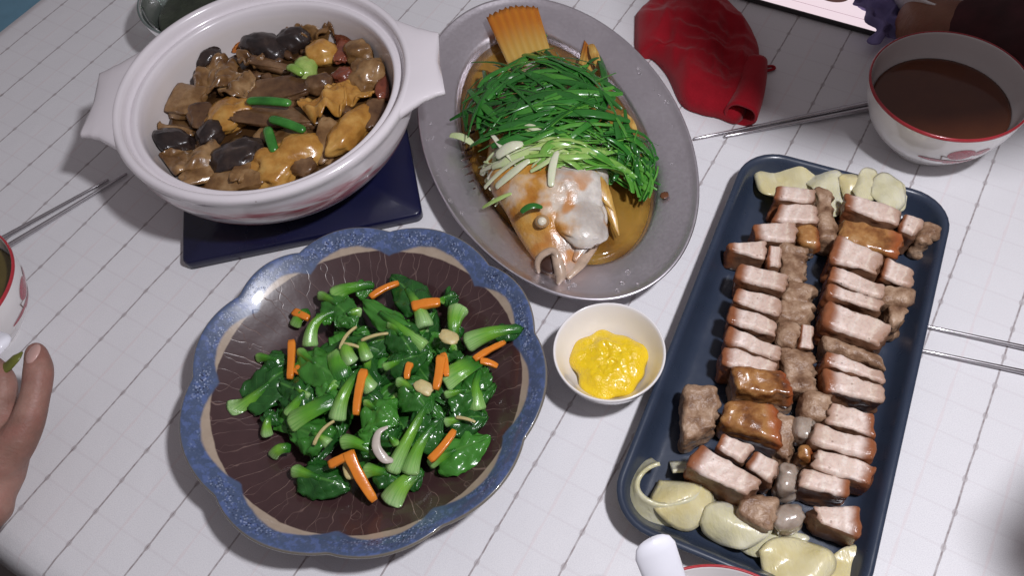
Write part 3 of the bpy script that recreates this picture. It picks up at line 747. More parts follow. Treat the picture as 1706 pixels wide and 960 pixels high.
TZ = .0052
def pork():
    A = 'row beside the mustard dish'; B = 'row beside the chopstick pair'
    ordn = ['first', 'second', 'third', 'fourth', 'fifth', 'sixth', 'seventh', 'eighth', 'ninth', 'tenth', 'eleventh', 'twelfth']
    ga = 'pork slices in the two rows on the tray'
    def n_(i, row): return ordn[i] + ' pork slice from the soup-bowl end, ' + row
    L = [  # quad, z top, material, flip, name, label
        ([(1294, 308), (1362, 313), (1357, 334), (1288, 329)], .036, 'meat', 0, 'pork_slice', n_(0, A)),
        ([(1298, 338), (1362, 340), (1366, 369), (1283, 366)], .033, 'meat', 0, 'pork_slice', n_(1, A)),
        ([(1254, 372), (1326, 369), (1329, 402), (1257, 395)], .031, 'meat', 0, 'pork_slice', n_(2, A)),
        ([(1212, 403), (1279, 399), (1277, 432), (1215, 415)], .031, 'meat', 0, 'pork_slice', n_(3, A)),
        ([(1232, 437), (1314, 456), (1309, 485), (1226, 461)], .036, 'meat', 0, 'pork_slice', n_(4, A)),
        ([(1226, 474), (1303, 497), (1296, 526), (1219, 500)], .034, 'meat', 0, 'pork_slice', n_(5, A)),
        ([(1219, 506), (1300, 535), (1294, 560), (1212, 533)], .034, 'meat', 0, 'pork_slice', n_(6, A)),
        ([(1214, 540), (1304, 576), (1298, 600), (1208, 568)], .034, 'meat', 0, 'pork_slice', n_(7, A)),
        ([(1204, 574), (1298, 605), (1290, 622), (1200, 606)], .034, 'meat', 0, 'pork_slice', n_(8, A)),
        ([(1203, 719), (1256, 742), (1241, 772), (1192, 744)], .034, 'meat', 0, 'pork_slice', 'small white pork slice touching the glazed skin pieces and the ragged piece'),
        ([(1168, 738), (1270, 803), (1243, 826), (1142, 776)], .036, 'meat', 0, 'pork_slice', 'large white pork slice with red skin end beside the curled pickle'),
        ([(1407, 318), (1503, 350), (1496, 373), (1407, 343)], .035, 'meat', 0, 'pork_slice', n_(0, B)),
        ([(1396, 392), (1474, 424), (1463, 456), (1382, 431)], .036, 'meat', 0, 'pork_slice', n_(1, B)),
        ([(1386, 438), (1476, 473), (1471, 496), (1378, 464)], .036, 'meat', 0, 'pork_slice', n_(2, B)),
        ([(1380, 469), (1475, 500), (1468, 518), (1376, 490)], .036, 'meat', 0, 'pork_slice', n_(3, B)),
        ([(1378, 495), (1486, 542), (1464, 574), (1372, 537)], .035, 'meat', 0, 'pork_slice', n_(4, B)),
        ([(1376, 580), (1474, 617), (1474, 638), (1372, 605)], .034, 'meat', 0, 'pork_slice', n_(5, B)),
        ([(1372, 610), (1477, 641), (1474, 668), (1376, 652)], .033, 'meat', 0, 'pork_slice', n_(6, B)),
        ([(1384, 667), (1457, 690), (1462, 730), (1376, 702)], .033, 'meat', 1, 'pork_slice', n_(7, B)),
        ([(1358, 701), (1462, 736), (1456, 767), (1352, 735)], .033, 'meat', 1, 'pork_slice', n_(8, B)),
        ([(1360, 746), (1466, 775), (1452, 810), (1356, 778)], .032, 'meat', 1, 'pork_slice', n_(9, B)),
        ([(1336, 780), (1420, 798), (1416, 828), (1328, 810)], .031, 'meat', 1, 'pork_slice', n_(10, B)),
        ([(1350, 840), (1436, 842), (1432, 896), (1366, 872)], .029, 'meat', 1, 'pork_slice', 'single end pork slice with red skin by the pickled slices'),
        # skin-up glazed pieces
        ([(1216, 607), (1308, 614), (1330, 660), (1228, 652)], .036, 'skin', 0, 'glazed_pork_piece', 'golden glazed skin-up pork piece directly below the stacked white slices'),
        ([(1212, 664), (1296, 668), (1310, 742), (1200, 702)], .034, 'skin', 0, 'glazed_pork_piece', 'golden glazed skin-up pork piece beside the small white slice'),
        ([(1140, 640), (1198, 642), (1196, 714), (1138, 735)], .029, 'lean', 0, 'brown_pork_piece', 'brown rough pork piece at the tray edge near the mustard dish'),
        ([(1404, 358), (1508, 386), (1500, 427), (1394, 398)], .031, 'skin', 0, 'glazed_pork_piece', 'golden glazed pork piece between first and second slices beside the chopstick pair'),
        # lean or fatty ends of the slices
        ([(1362, 318), (1390, 326), (1392, 388), (1368, 386)], .028, 'lean', 0, 'lean_pork_end', None),
        ([(1330, 374), (1366, 376), (1367, 408), (1332, 404)], .028, 'skin', 0, 'lean_pork_end', None),
        ([(1281, 405), (1304, 408), (1302, 446), (1280, 440)], .030, 'meat', 0, 'lean_pork_end', None),
        ([(1307, 408), (1348, 413), (1334, 466), (1305, 455)], .029, 'lean', 0, 'lean_pork_end', None),
        ([(1316, 466), (1354, 478), (1346, 502), (1310, 494)], .030, 'lean', 0, 'lean_pork_end', None),
        ([(1306, 498), (1350, 502), (1347, 532), (1300, 527)], .029, 'lean', 0, 'lean_pork_end', None),
        ([(1304, 536), (1330, 540), (1326, 576), (1300, 566)], .030, 'lean', 0, 'lean_pork_end', None),
        ([(1334, 536), (1356, 540), (1354, 580), (1330, 578)], .029, 'meat', 0, 'lean_pork_end', None),
        ([(1306, 584), (1354, 588), (1350, 640), (1318, 640)], .027, 'lean', 0, 'lean_pork_end', None),
        ([(1260, 750), (1300, 772), (1284, 806), (1244, 774)], .034, 'meat', 0, 'ragged_pork_piece', 'ragged grey-white pork piece beside the small white slice'),
        ([(1243, 828), (1294, 832), (1280, 880), (1234, 852)], .027, 'lean', 0, 'lean_pork_end', None),
        ([(1290, 838), (1342, 834), (1346, 868), (1296, 884)], .026, 'fat', 0, 'fat_piece', 'glossy grey fat piece between the end slice and the pickled slices'),
        ([(1508, 353), (1540, 366), (1525, 391), (1500, 379)], .032, 'meat', 0, 'lean_pork_end', None),
        ([(1541, 368), (1568, 378), (1546, 404), (1528, 396)], .027, 'lean', 0, 'lean_pork_end', None),
        ([(1477, 426), (1524, 450), (1517, 478), (1466, 458)], .034, 'meat', 0, 'lean_pork_end', None),
        ([(1479, 474), (1516, 482), (1512, 506), (1475, 498)], .033, 'lean', 0, 'lean_pork_end', None),
        ([(1478, 502), (1512, 510), (1508, 536), (1490, 540)], .031, 'lean', 0, 'lean_pork_end', None),
        ([(1380, 562), (1462, 588), (1466, 606), (1388, 582)], .030, 'lean', 0, 'lean_pork_end', None),
        ([(1342, 655), (1384, 655), (1376, 694), (1342, 690)], .027, 'lean', 0, 'lean_pork_end', None),
        ([(1328, 690), (1358, 695), (1350, 728), (1326, 722)], .028, 'fat', 0, 'lean_pork_end', None),
        ([(1330, 735), (1358, 740), (1355, 770), (1328, 764)], .028, 'skin', 0, 'lean_pork_end', None),
        ([(1302, 774), (1332, 780), (1328, 816), (1300, 812)], .026, 'fat', 0, 'lean_pork_end', None),
        ([(1296, 690), (1324, 700), (1318, 760), (1298, 750)], .022, 'lean', 0, 'lean_pork_end', None),
    ]
    ctrs = [(np.mean(q, 0), lb) for q, z, mat, fl, nm, lb in L if nm == 'pork_slice']; used = {}
    for q, z, mat, fl, nm, lb in L:
        near = min(ctrs, key=lambda e: np.linalg.norm(e[0] - np.mean(q, 0)))[1]
        kw = dict(r=.0024, amp=.0015, tilt=(random.uniform(-.002, .002), random.uniform(-.0025, .0015)))
        if mat in ('lean', 'fat') and lb is None:
            cq = np.mean(q, 0); q = [tuple(cq + (np.array(p) - cq) * 1.28) for p in q]
        if mat == 'lean': kw = dict(r=.0040, amp=.0023)
        if mat == 'skin': kw = dict(r=.004, amp=.0020)
        if mat == 'fat': kw = dict(r=.006, amp=.0018)
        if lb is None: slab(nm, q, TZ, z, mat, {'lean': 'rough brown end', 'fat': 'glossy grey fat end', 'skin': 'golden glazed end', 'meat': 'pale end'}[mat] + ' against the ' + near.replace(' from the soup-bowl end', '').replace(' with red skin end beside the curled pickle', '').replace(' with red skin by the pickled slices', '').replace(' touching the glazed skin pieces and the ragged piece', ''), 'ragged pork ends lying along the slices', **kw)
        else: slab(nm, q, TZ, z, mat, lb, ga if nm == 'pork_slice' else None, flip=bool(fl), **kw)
pork()

# ---------------------------------------------------------------- pickled slices, thin and translucent
pk = Mat('pickled_radish', .28, coat=.25, sss=.35, sssr=(.8, .8, .3)); _o = pk.tc(); _r = pk.rand()
_n = pk.noise(_o, 55, 3)
pk.color(pk.mix(pk.math('MULTIPLY', pk.smooth(_r, .3, .9), .7), pk.ramp(_n, [(.3, (.62, .58, .34)), (.6, (.72, .69, .50)), (.8, (.76, .74, .62))]), pk.ramp(_n, [(.3, (.68, .54, .20)), (.7, (.76, .68, .40))])))
pk.b.inputs['Transmission Weight'].default_value = .10; pk.bump(pk.math('ADD', pk.noise(_o, 70, 2), pk.noise(pk.vmath('MULTIPLY', _o, (1, .15, 1)), 420, 3)), .42, .0012)
pk = pk.m
def pickle(outline, z, label, wave=.003, seed=0, thick=.0011, dome=.003):
    """thin irregular slice with wavy surface; outline is traced in the photo"""
    P = np.array([at(*p, z) for p in outline]); c = P.mean(0); P = c + (P - c) * 1.06; wave *= 1.7; dome *= .75
    n = 48; ring = catmull(np.vstack([P, P[:1]]), n + 1)[:-1]
    V = []; F = []; K = 9
    def hz(p, k):
        a = math.atan2(p[1] - c[1], p[0] - c[0])
        f = math.cos(seed * 2.1) * (p[0] - c[0]) + math.sin(seed * 2.1) * (p[1] - c[1])
        return wave * .8 * math.sin(f * 190 + seed) + wave * 1.0 * nz(p, 45, seed) + dome * (1 - k * k) + .0018 * k ** 4 * math.sin(2 * a + seed * 2) + .0007 * k ** 3 * math.sin(5 * a + seed * 5) + .0003 * fnz(p, 160, seed)
    for s in (1, -1):
        for i in range(K):
            k = (i + .02) / (K - 1 + .02)
            for p in ring:
                q = c + (p - c) * k * (1 - (.01 if s < 0 else 0)); q = q + [0, 0, hz(q, k) + s * thick * .5 * (1 if i < K - 1 else .3)]
                q[2] = max(q[2], TZ + .0004 + (thick if s > 0 else 0)); V.append(q)
    off = K * n
    for i in range(K - 1):
        for j in range(n):
            k = (j + 1) % n
            F.append((i * n + j, (i + 1) * n + j, (i + 1) * n + k, i * n + k)); F.append((off + i * n + j, off + i * n + k, off + (i + 1) * n + k, off + (i + 1) * n + j))
    b = (K - 1) * n
    for j in range(n): k = (j + 1) % n; F.append((b + j, off + b + j, off + b + k, b + k))
    return tag(mk('pickled_slice', V, F, pk), label, 'pickle', 'pickled slices at the ends of the tray')
def curl(cx, cy, label):
    """ring-shaped curled strip standing on its edge at the tray corner"""
    V = []; F = []; n = 46; K = 7
    for i in range(n):
        t = i / (n - 1); a = R(100) + t * R(345)
        rr = (.0165 - .0050 * t) * (1 + .15 * math.cos(2 * a))
        c = at(cx, cy, .010)
        for j in range(K):
            u = j / (K - 1)
            lean = (.0105 * (1 - u))
            for s in (0,):
                r = rr + lean - .0012 * math.sin(u * 3)
                V.append((c[0] + .004 * t + r * math.cos(a) * 1.12, c[1] + r * math.sin(a) * .95, TZ + .001 + .0165 * u * (1 - .3 * t) + .001 * math.sin(a * 4)))
    for i in range(n - 1):
        for j in range(K - 1): F.append((i * K + j, (i + 1) * K + j, (i + 1) * K + j + 1, i * K + j + 1))
    o = mk('pickled_slice', V, F, pk); m = o.modifiers.new('thick', 'SOLIDIFY'); m.thickness = .0022; m.offset = 0
    tag(o, label, 'pickle', 'pickled slices at the ends of the tray')
curl(1112, 818, 'pale pickled slice curled into a ring at the tray corner by the spoon')
pickle([(1100, 800), (1150, 806), (1185, 826), (1178, 858), (1150, 880), (1112, 870), (1085, 840)], .0125, 'pale pickled slice with folded edge lying against the curled ring', wave=.0025, seed=1, dome=.005)
pickle([(1168, 872), (1180, 846), (1215, 838), (1255, 862), (1282, 884), (1262, 905), (1232, 915), (1200, 902), (1176, 888)], .013, 'yellow pickled slice lying beside the large white pork slice', wave=.002, seed=2, dome=.006)
pickle([(1228, 908), (1262, 892), (1320, 888), (1345, 900), (1310, 918), (1262, 930)], .0085, 'thin flat pickled slice tucked under the yellow ones', wave=.001, seed=3, dome=.002)
pickle([(1266, 922), (1290, 900), (1335, 898), (1380, 925), (1385, 955), (1340, 985), (1285, 975)], .013, 'pale yellow domed pickled slice near the end of the tray', wave=.002, seed=4, dome=.006)
pickle([(1368, 962), (1385, 930), (1420, 910), (1452, 916), (1456, 940), (1420, 972), (1385, 990)], .012, 'greenish pickled slice beside the tray corner next to the end slice', wave=.0015, seed=5, dome=.004)
pickle([(1258, 290), (1270, 282), (1320, 278), (1358, 280), (1385, 300), (1372, 325), (1310, 330), (1270, 322)], .0135, 'yellow pickled slice under the first pork slice at the soup-bowl end', wave=.002, seed=6, dome=.004)
pickle([(1340, 296), (1372, 278), (1402, 302), (1412, 326), (1396, 352), (1368, 345)], .0185, 'orange-yellow pickled slice between the two pork rows', wave=.002, seed=7, dome=.003)
pickle([(1396, 300), (1412, 290), (1438, 292), (1440, 318), (1412, 326)], .0225, 'greenish pickled slice beside the fanned ones', wave=.001, seed=8, dome=.004)
pickle([(1420, 318), (1432, 290), (1448, 282), (1462, 290), (1458, 330), (1430, 335)], .0255, 'pale pickled slice fanned under the pork, next to the green-centred one', wave=.001, seed=9, dome=.003)
pickle([(1452, 325), (1458, 295), (1482, 288), (1500, 308), (1506, 340), (1478, 350)], .0280, 'green-centred pickled slice fanned against the first slice beside the chopstick pair', wave=.001, seed=10, dome=.004)
pickle([(1486, 318), (1492, 300), (1508, 312), (1508, 345), (1496, 350)], .0235, 'narrow grey-green pickled slice at the end of the fan', wave=.001, seed=11, dome=.002)

# ================================================================== STIR-FRIED GREENS
def veg_materials():
    m = Mat('choy_leaf', .26, coat=.35, coat_rough=.12, spec=.45, sss=.05); o = m.tc(); s, u, _ = m.sep(m.attr('su', False)); rd = m.rand()
    oo = m.vmath('ADD', o, m.comb(rd, rd, rd))
    n = m.noise(oo, 70, 4)
    base = m.mix(n, (.008, .050, .010), (.026, .125, .018))
    base = m.mix(m.smooth(rd, .40, 1.0), base, m.mix(n, (.035, .17, .018), (.075, .27, .035)))
    rib = m.math('SUBTRACT', 1.0, m.smooth(m.math('ABSOLUTE', s), .02, .11))
    vv = m.math('ABSOLUTE', m.math('SINE', m.math('ADD', m.math('MULTIPLY', u, 17.0), m.math('MULTIPLY', m.math('ABSOLUTE', s), -6.0))))
    vein = m.math('MULTIPLY', m.math('SUBTRACT', 1.0, m.smooth(vv, .0, .18)), m.math('SUBTRACT', 1.0, m.smooth(m.math('ABSOLUTE', s), .5, .95)))
    f = m.math('MAXIMUM', m.math('MULTIPLY', rib, .8), m.math('MULTIPLY', vein, .35))
    c = m.mix(f, base, (.075, .23, .04)); m.color(c)
    m.bump(m.math('ADD', m.math('MULTIPLY', n, .6), m.math('ADD', m.math('MULTIPLY', f, -.5), m.math('MULTIPLY', m.noise(oo, 240, 2), .3))), .5, .0014); MT['leaf'] = m.m
    t = Mat('choy_stem', .2, coat=.4, coat_rough=.12, sss=.18, sssr=(.4, 1, .2)); o = t.tc(); s, u, _ = t.sep(t.attr('su', False)); rd = t.rand(); oo = t.vmath('ADD', o, t.comb(rd, rd, rd))
    pale = t.mix(rd, (.28, .52, .13), (.36, .54, .24)); mid = t.mix(rd, (.085, .29, .018), (.20, .42, .042))
    c = t.mix(t.smooth(u, .02, .45), pale, mid); c = t.mix(t.smooth(u, .45, .9), c, (.022, .12, .014))
    st = t.noise(t.comb(t.math('MULTIPLY', s, 7.0), t.math('MULTIPLY', u, .8), rd), 2.2, 2)
    c = t.mix(t.math('MULTIPLY', t.smooth(st, .45, .65), .45), c, (.05, .24, .025))
    t.color(c); t.bump(t.math('ADD', st, t.noise(oo, 160, 2)), .3, .0010); MT['stem'] = t.m
    k = Mat('carrot', .24, coat=.35, sss=.15); o = k.tc(); n = k.noise(o, 120, 4); k.color(k.mix(n, (.60, .155, .012), (.78, .27, .03))); k.bump(k.noise(o, 260, 3), .3, .0008); MT['carrot'] = k.m
    simple('ginger_pale', (.52, .43, .20), .3, var=.15, scale=120, bump=.3, sss=.2)
    simple('garlic_white', (.72, .66, .54), .25, var=.08, scale=120, bump=.3, sss=.2)
    simple('mushroom_pale', (.50, .44, .38), .25, var=.15, scale=100, bump=.3, coat=.3)
veg_materials()

def arc(a, b, lift=.0, n=16, side=0.0):
    a = np.array(a, float); b = np.array(b, float); d = b - a; s = np.array([-d[1], d[0], 0])
    return np.array([a + d * t + np.array([0, 0, lift * 4 * t * (1 - t)]) + s * side * 4 * t * (1 - t) for t in np.linspace(0, 1, n)])

def stem_mesh(P, w0, w1, th, cup=.5, n=18):
    rings = []; A = []
    m = len(P)
    for i in range(m):
        u = i / (m - 1); t = P[min(i + 1, m - 1)] - P[max(i - 1, 0)]; t /= np.linalg.norm(t)
        s = np.cross(t, [0, 0, 1]); s /= np.linalg.norm(s); q = np.cross(s, t)
        w = (w0 + (w1 - w0) * u) * (1 - .10 * math.sin(u * math.pi)); h = th * (1 - .5 * u)
        if i == 0: w *= .86; h *= .8
        ring = []
        for k in range(n):
            a = 2 * math.pi * k / n; x = math.cos(a); y = math.sin(a)
            ring.append(P[i] + s * (w * x) + q * (h * y - cup * w * (x * x - .5) + .04 * w * math.sin(5 * a + i * .2)))
            A.append((x, u, 0))
        rings.append(ring)
    V, F = loft(rings); A += [(0, 0, 0), (0, 1, 0)]
    return V, F, A

def leaf_mesh(P, W, seed, droop=.5, crink=.0022, fold=0.0, ns=15):
    V = []; F = []; A = []; m = len(P)
    for i in range(m):
        u = i / (m - 1); t = P[min(i + 1, m - 1)] - P[max(i - 1, 0)]; t /= np.linalg.norm(t)
        s = np.cross(t, [0, 0, 1]); s /= np.linalg.norm(s); q = np.cross(s, t)
        w = W * (math.sin(math.pi * min(1, (.12 + .88 * u) ** .8)) ** .6 if u < 1 else .0)
        w = max(w, W * .06)
        for j in range(ns):
            x = -1 + 2 * j / (ns - 1)
            e = w * x * (1 + .10 * nz((u * 6, x, seed), 2.2))
            p = P[i] + s * e
            z = -droop * w * x * x + fold * w * abs(x) + crink * fnz((p[0], p[1], seed), 110, seed) + crink * .5 * math.sin(x * 9 + u * 13 + seed) * abs(x)
            V.append(p + q * z); A.append((x, u, 0))
    for i in range(m - 1):
        for j in range(ns - 1): F.append((i * ns + j, i * ns + j + 1, (i + 1) * ns + j + 1, (i + 1) * ns + j))
    return V, F, A

def floor_clamp(V):
    V = np.array(V)
    for v in V:
        r = math.hypot(v[0] - PL_C[0], v[1] - PL_C[1]); v[2] = max(v[2], plate_z(r) + .0008)
    return V

def choy(p0, p1, z0, z1, ws=.0055, wl=.010, lf=.45, label=None, lift=.004, side=0., th=.0032, cup=.45, droop=.5, fold=0., seed=None, group=None, crink=.0024):
    """bok choy piece: pale stem end p0, leaf tip p1 (pixels), lf = share of the length that is bare stem"""
    seed = random.random() * 50 if seed is None else seed
    a = at(*p0, z0); b = at(*p1, z1)
    P = arc(a, b, lift, 26, side + random.uniform(-.08, .08)); wl *= 1.15; ws *= 1.05; crink *= 1.25
    t = thing('bok_choy', label or 'glossy dark green bok choy leaf in the stir-fried heap', 'bok choy', (P[:, 0].mean(), P[:, 1].mean(), min(z0, z1)), group or 'bok choy pieces heaped on the flower plate')
    k = int(25 * min(1, lf + .35)) if lf < .95 else 25
    if lf > .02:
        V, F, A = stem_mesh(P[:k + 1], ws, ws * (.35 if lf < .95 else .8), th, cup); mk('stem', floor_clamp(V), F, MT['stem'], t, attrs={'su': A})
    if lf < .95:
        V, F, A = leaf_mesh(P[int(25 * lf * .8):], wl, seed, droop, crink, fold)
        o = mk('leaf', floor_clamp(V), F, MT['leaf'], t, attrs={'su': A}); s = o.modifiers.new('thick', 'SOLIDIFY'); s.thickness = .0006
    return t

def greens():
    # hidden and half-hidden dark leaves that make the heap
    c = PL_C[:2] + np.array([.004, -.004])
    for i in range(60):
        a = random.random() * 6.28; r = .062 * math.sqrt(random.random())
        x, y = c[0] + r * math.cos(a) * 1.0, c[1] + r * math.sin(a) * .92
        h = .010 + .021 * (1 - (r / .066) ** 2) * (.35 + .65 * random.random())
        yaw = random.random() * 6.28; L = .016 + .012 * random.random()
        p = np.array([x - L * math.cos(yaw), y - L * math.sin(yaw), h]); q = np.array([x + L * math.cos(yaw), y + L * math.sin(yaw), h + .003 * random.uniform(-1, 1)])
        P = arc(p, q, .005, 20, random.uniform(-.12, .12))
        t = thing('bok_choy', 'glossy dark green bok choy leaf buried in the stir-fried heap', 'bok choy', (x, y, h), 'bok choy pieces heaped on the flower plate')
        V, F, A = leaf_mesh(P, random.uniform(.008, .013), i * 1.7, random.uniform(.2, .9), .0032)
        o = mk('leaf', floor_clamp(V), F, MT['leaf'], t, attrs={'su': A}); s = o.modifiers.new('thick', 'SOLIDIFY'); s.thickness = .0006
        if i % 3 == 0:
            V, F, A = stem_mesh(P[:9], .0045, .002, .0025); mk('stem', floor_clamp(V), F, MT['stem'], t, attrs={'su': A})
    H = .030
    choy((388, 688), (486, 604), .016, .020, .0062, .0135, .25, 'flat bok choy leaf with pale veins and cut stem lying out on the brown glaze', fold=.15, droop=.25)
    choy((778, 572), (872, 550), .027, .030, .0075, .0065, .62, 'plump bright green bok choy stem with dark tip reaching towards the mustard dish', th=.0055, cup=.1)
    choy((764, 516), (757, 572), .029, .026, .0075, .006, .7, 'short upright bok choy stub with rounded pale end', th=.006, cup=.0)
    choy((652, 838), (706, 786), .017, .021, .0085, .007, .62, 'fat yellow-green bok choy stub below the largest carrot stick', th=.0062, cup=.05)
    choy((708, 545), (652, 462), .031, .026, .0065, .0115, .30, 'bright green bok choy leaf with folded top beside a carrot stick, facing the clay pot', fold=.2)
    choy((556, 490), (622, 476), .026, .026, .0065, .007, .7, 'light green bok choy stem at the edge of the heap nearest the clay pot', th=.004)
    choy((516, 578), (562, 520), .026, .030, .0058, .006, .75, 'curved light green bok choy stem in front of a dark leaf', side=.25)
    choy((534, 492), (590, 540), .026, .033, .004, .010, .2, 'mid green bok choy leaf lying slantwise above the curved stem', droop=.3)
    choy((708, 578), (604, 500), .034, .033, .0050, .008, .35, 'long dark bok choy leaf crossing the heap with pale round stem end', side=.06)
    choy((500, 586), (576, 640), .028, .036, .004, .012, .1, 'broad dark green bok choy leaf beside the tall carrot stick', droop=.4)
    choy((566, 588), (572, 632), .034, .036, .0085, .004, .97, 'pale green flat bok choy stem piece set in a broad dark leaf', th=.0022, cup=.3)
    choy((560, 700), (600, 618), .032, .037, .0062, .007, .65, 'light green bok choy stem left of the tall carrot stick')
    choy((620, 650), (604, 618), .037, .036, .0055, .005, .97, 'bright green cut bok choy stem tucked behind the tall carrot stick')
    choy((484, 704), (556, 664), .029, .034, .0075, .005, .97, 'pale shovel-shaped bok choy stem without any leaf', th=.0026, cup=.3)
    choy((652, 786), (716, 668), .026, .034, .0055, .006, .70, 'long ridged bok choy stem running through the heap beside the white mushroom', th=.0042)
    choy((682, 790), (738, 698), .026, .033, .0060, .0085, .45, 'long bok choy stem with leaf under the carrot stick, beside another long stem')
    choy((716, 772), (818, 728), .022, .026, .0045, .0125, .1, 'broad dark bok choy leaf spread over the brown glaze towards the mustard dish', droop=.3)
    choy((796, 684), (806, 606), .026, .029, .0060, .009, .45, 'upright light green bok choy stem with dark leaf sides', fold=.4)
    choy((740, 634), (792, 600), .034, .032, .0085, .005, .97, 'flat pale yellow-green bok choy piece above the dark shiny leaf', th=.002, cup=.2)
    choy((490, 784), (584, 814), .020, .020, .0050, .0115, .15, 'dark bok choy leaf lying at the heap edge beside the largest carrot stick', droop=.4)
    choy((610, 784), (672, 806), .023, .021, .0055, .009, .3, 'green bok choy leaf between the largest carrot and the fat stub')
    choy((572, 736), (626, 762), .029, .027, .0055, .005, .8, 'small bright green bok choy stem above the largest carrot stick')
    choy((610, 672), (664, 706), .037, .036, .003, .0145, .05, 'round very dark bok choy leaf in the middle of the heap', crink=.0035, droop=.7)
    choy((664, 636), (716, 690), .037, .035, .004, .012, .15, 'dark bok choy leaf beside the pale garlic slice', droop=.6)
    choy((548, 740), (478, 718), .030, .024, .004, .012, .05, 'dark shiny bok choy leaf below the shovel-shaped stem', crink=.0035)
    choy((516, 662), (462, 640), .028, .022, .003, .012, .05, 'dark curled bok choy leaf left of the shovel-shaped stem', crink=.0035)
    choy((432, 596), (482, 606), .018, .022, .0040, .008, .3, 'small green bok choy leaf beside the flat veined one', group=None)
    choy((640, 612), (714, 584), .037, .033, .003, .009, .1, 'narrow dark bok choy leaf with olive stem in the heap centre')
    choy((756, 580), (742, 606), .029, .031, .003, .009, .05, 'small dark bok choy leaf under the plump stem', crink=.003)
    choy((742, 658), (826, 640), .032, .026, .003, .0125, .05, 'very dark shiny bok choy leaf beside the upright stem', crink=.0035, droop=.7)
    choy((742, 704), (812, 694), .029, .024, .0035, .0100, .1, 'dark bok choy leaf holding pale threads', crink=.003)
    choy((444, 726), (458, 686), .018, .022, .0045, .007, .4, 'short green bok choy stem at the heap edge facing the thumb')
    choy((457, 757), (482, 746), .015, .019, .0045, .004, .97, 'tiny pale cut bok choy stem on the brown glaze')
    choy((736, 502), (764, 496), .026, .024, .003, .0085, .05, 'curled dark bok choy leaf beside the widest carrot piece', crink=.0035)
    choy((586, 606), (578, 572), .037, .036, .0055, .005, .97, 'pale cut bok choy stem end standing in the heap centre', th=.004)
    choy((612, 600), (600, 570), .037, .035, .0045, .004, .97, 'short pale bok choy stem crossing the centre threads', th=.003)
    choy((600, 520), (560, 545), .033, .032, .004, .010, .1, 'dark bok choy leaf under the slanting leaf', crink=.003)
    choy((650, 540), (690, 600), .034, .035, .004, .011, .1, 'dark bok choy leaf between widest carrot and garlic slice', crink=.003)
    choy((480, 690), (520, 640), .024, .029, .005, .009, .35, 'green bok choy leaf under the shovel-shaped stem')
    choy((560, 640), (540, 690), .034, .030, .004, .010, .1, 'dark bok choy leaf behind the light stem', crink=.003)
    choy((640, 730), (600, 720), .033, .031, .003, .010, .05, 'dark bok choy leaf left of the white mushroom', crink=.003)
    choy((660, 740), (640, 712), .034, .037, .003, .009, .05, 'small dark bok choy leaf curled over the white mushroom', crink=.003, droop=.9)
    choy((492, 540), (512, 520), .018, .022, .005, .004, .97, 'green stem chip beside a small carrot piece at the heap edge')
greens()

def stick(p0, p1, z0, z1, w, th, mat, name, label, cat, group, taper=.75, bend=.0):
    P = arc(at(*p0, z0), at(*p1, z1), .0008, 12, bend + random.uniform(-.05, .05))
    rings = []
    for i, c in enumerate(P):
        u = i / 11; t = P[min(i + 1, 11)] - P[max(i - 1, 0)]; t /= np.linalg.norm(t); s = np.cross(t, [0, 0, 1]); s /= np.linalg.norm(s); q = np.cross(s, t)
        ww = w * (1 - (1 - taper) * u) * (.8 if i in (0, 11) else 1) * (.92 + .16 * nz((u * 3, w * 900, z0 * 70), 1.3))
        ring = []
        for k in range(16):
            a = 2 * math.pi * k / 16; cx = math.copysign(abs(math.cos(a)) ** .4, math.cos(a)); sx = math.copysign(abs(math.sin(a)) ** .4, math.sin(a))
            ring.append(c + s * ww * cx + q * th * sx)
        rings.append(ring)
    V, F = loft(rings)
    return tag(mk(name, V, F, mat), label, cat, group)
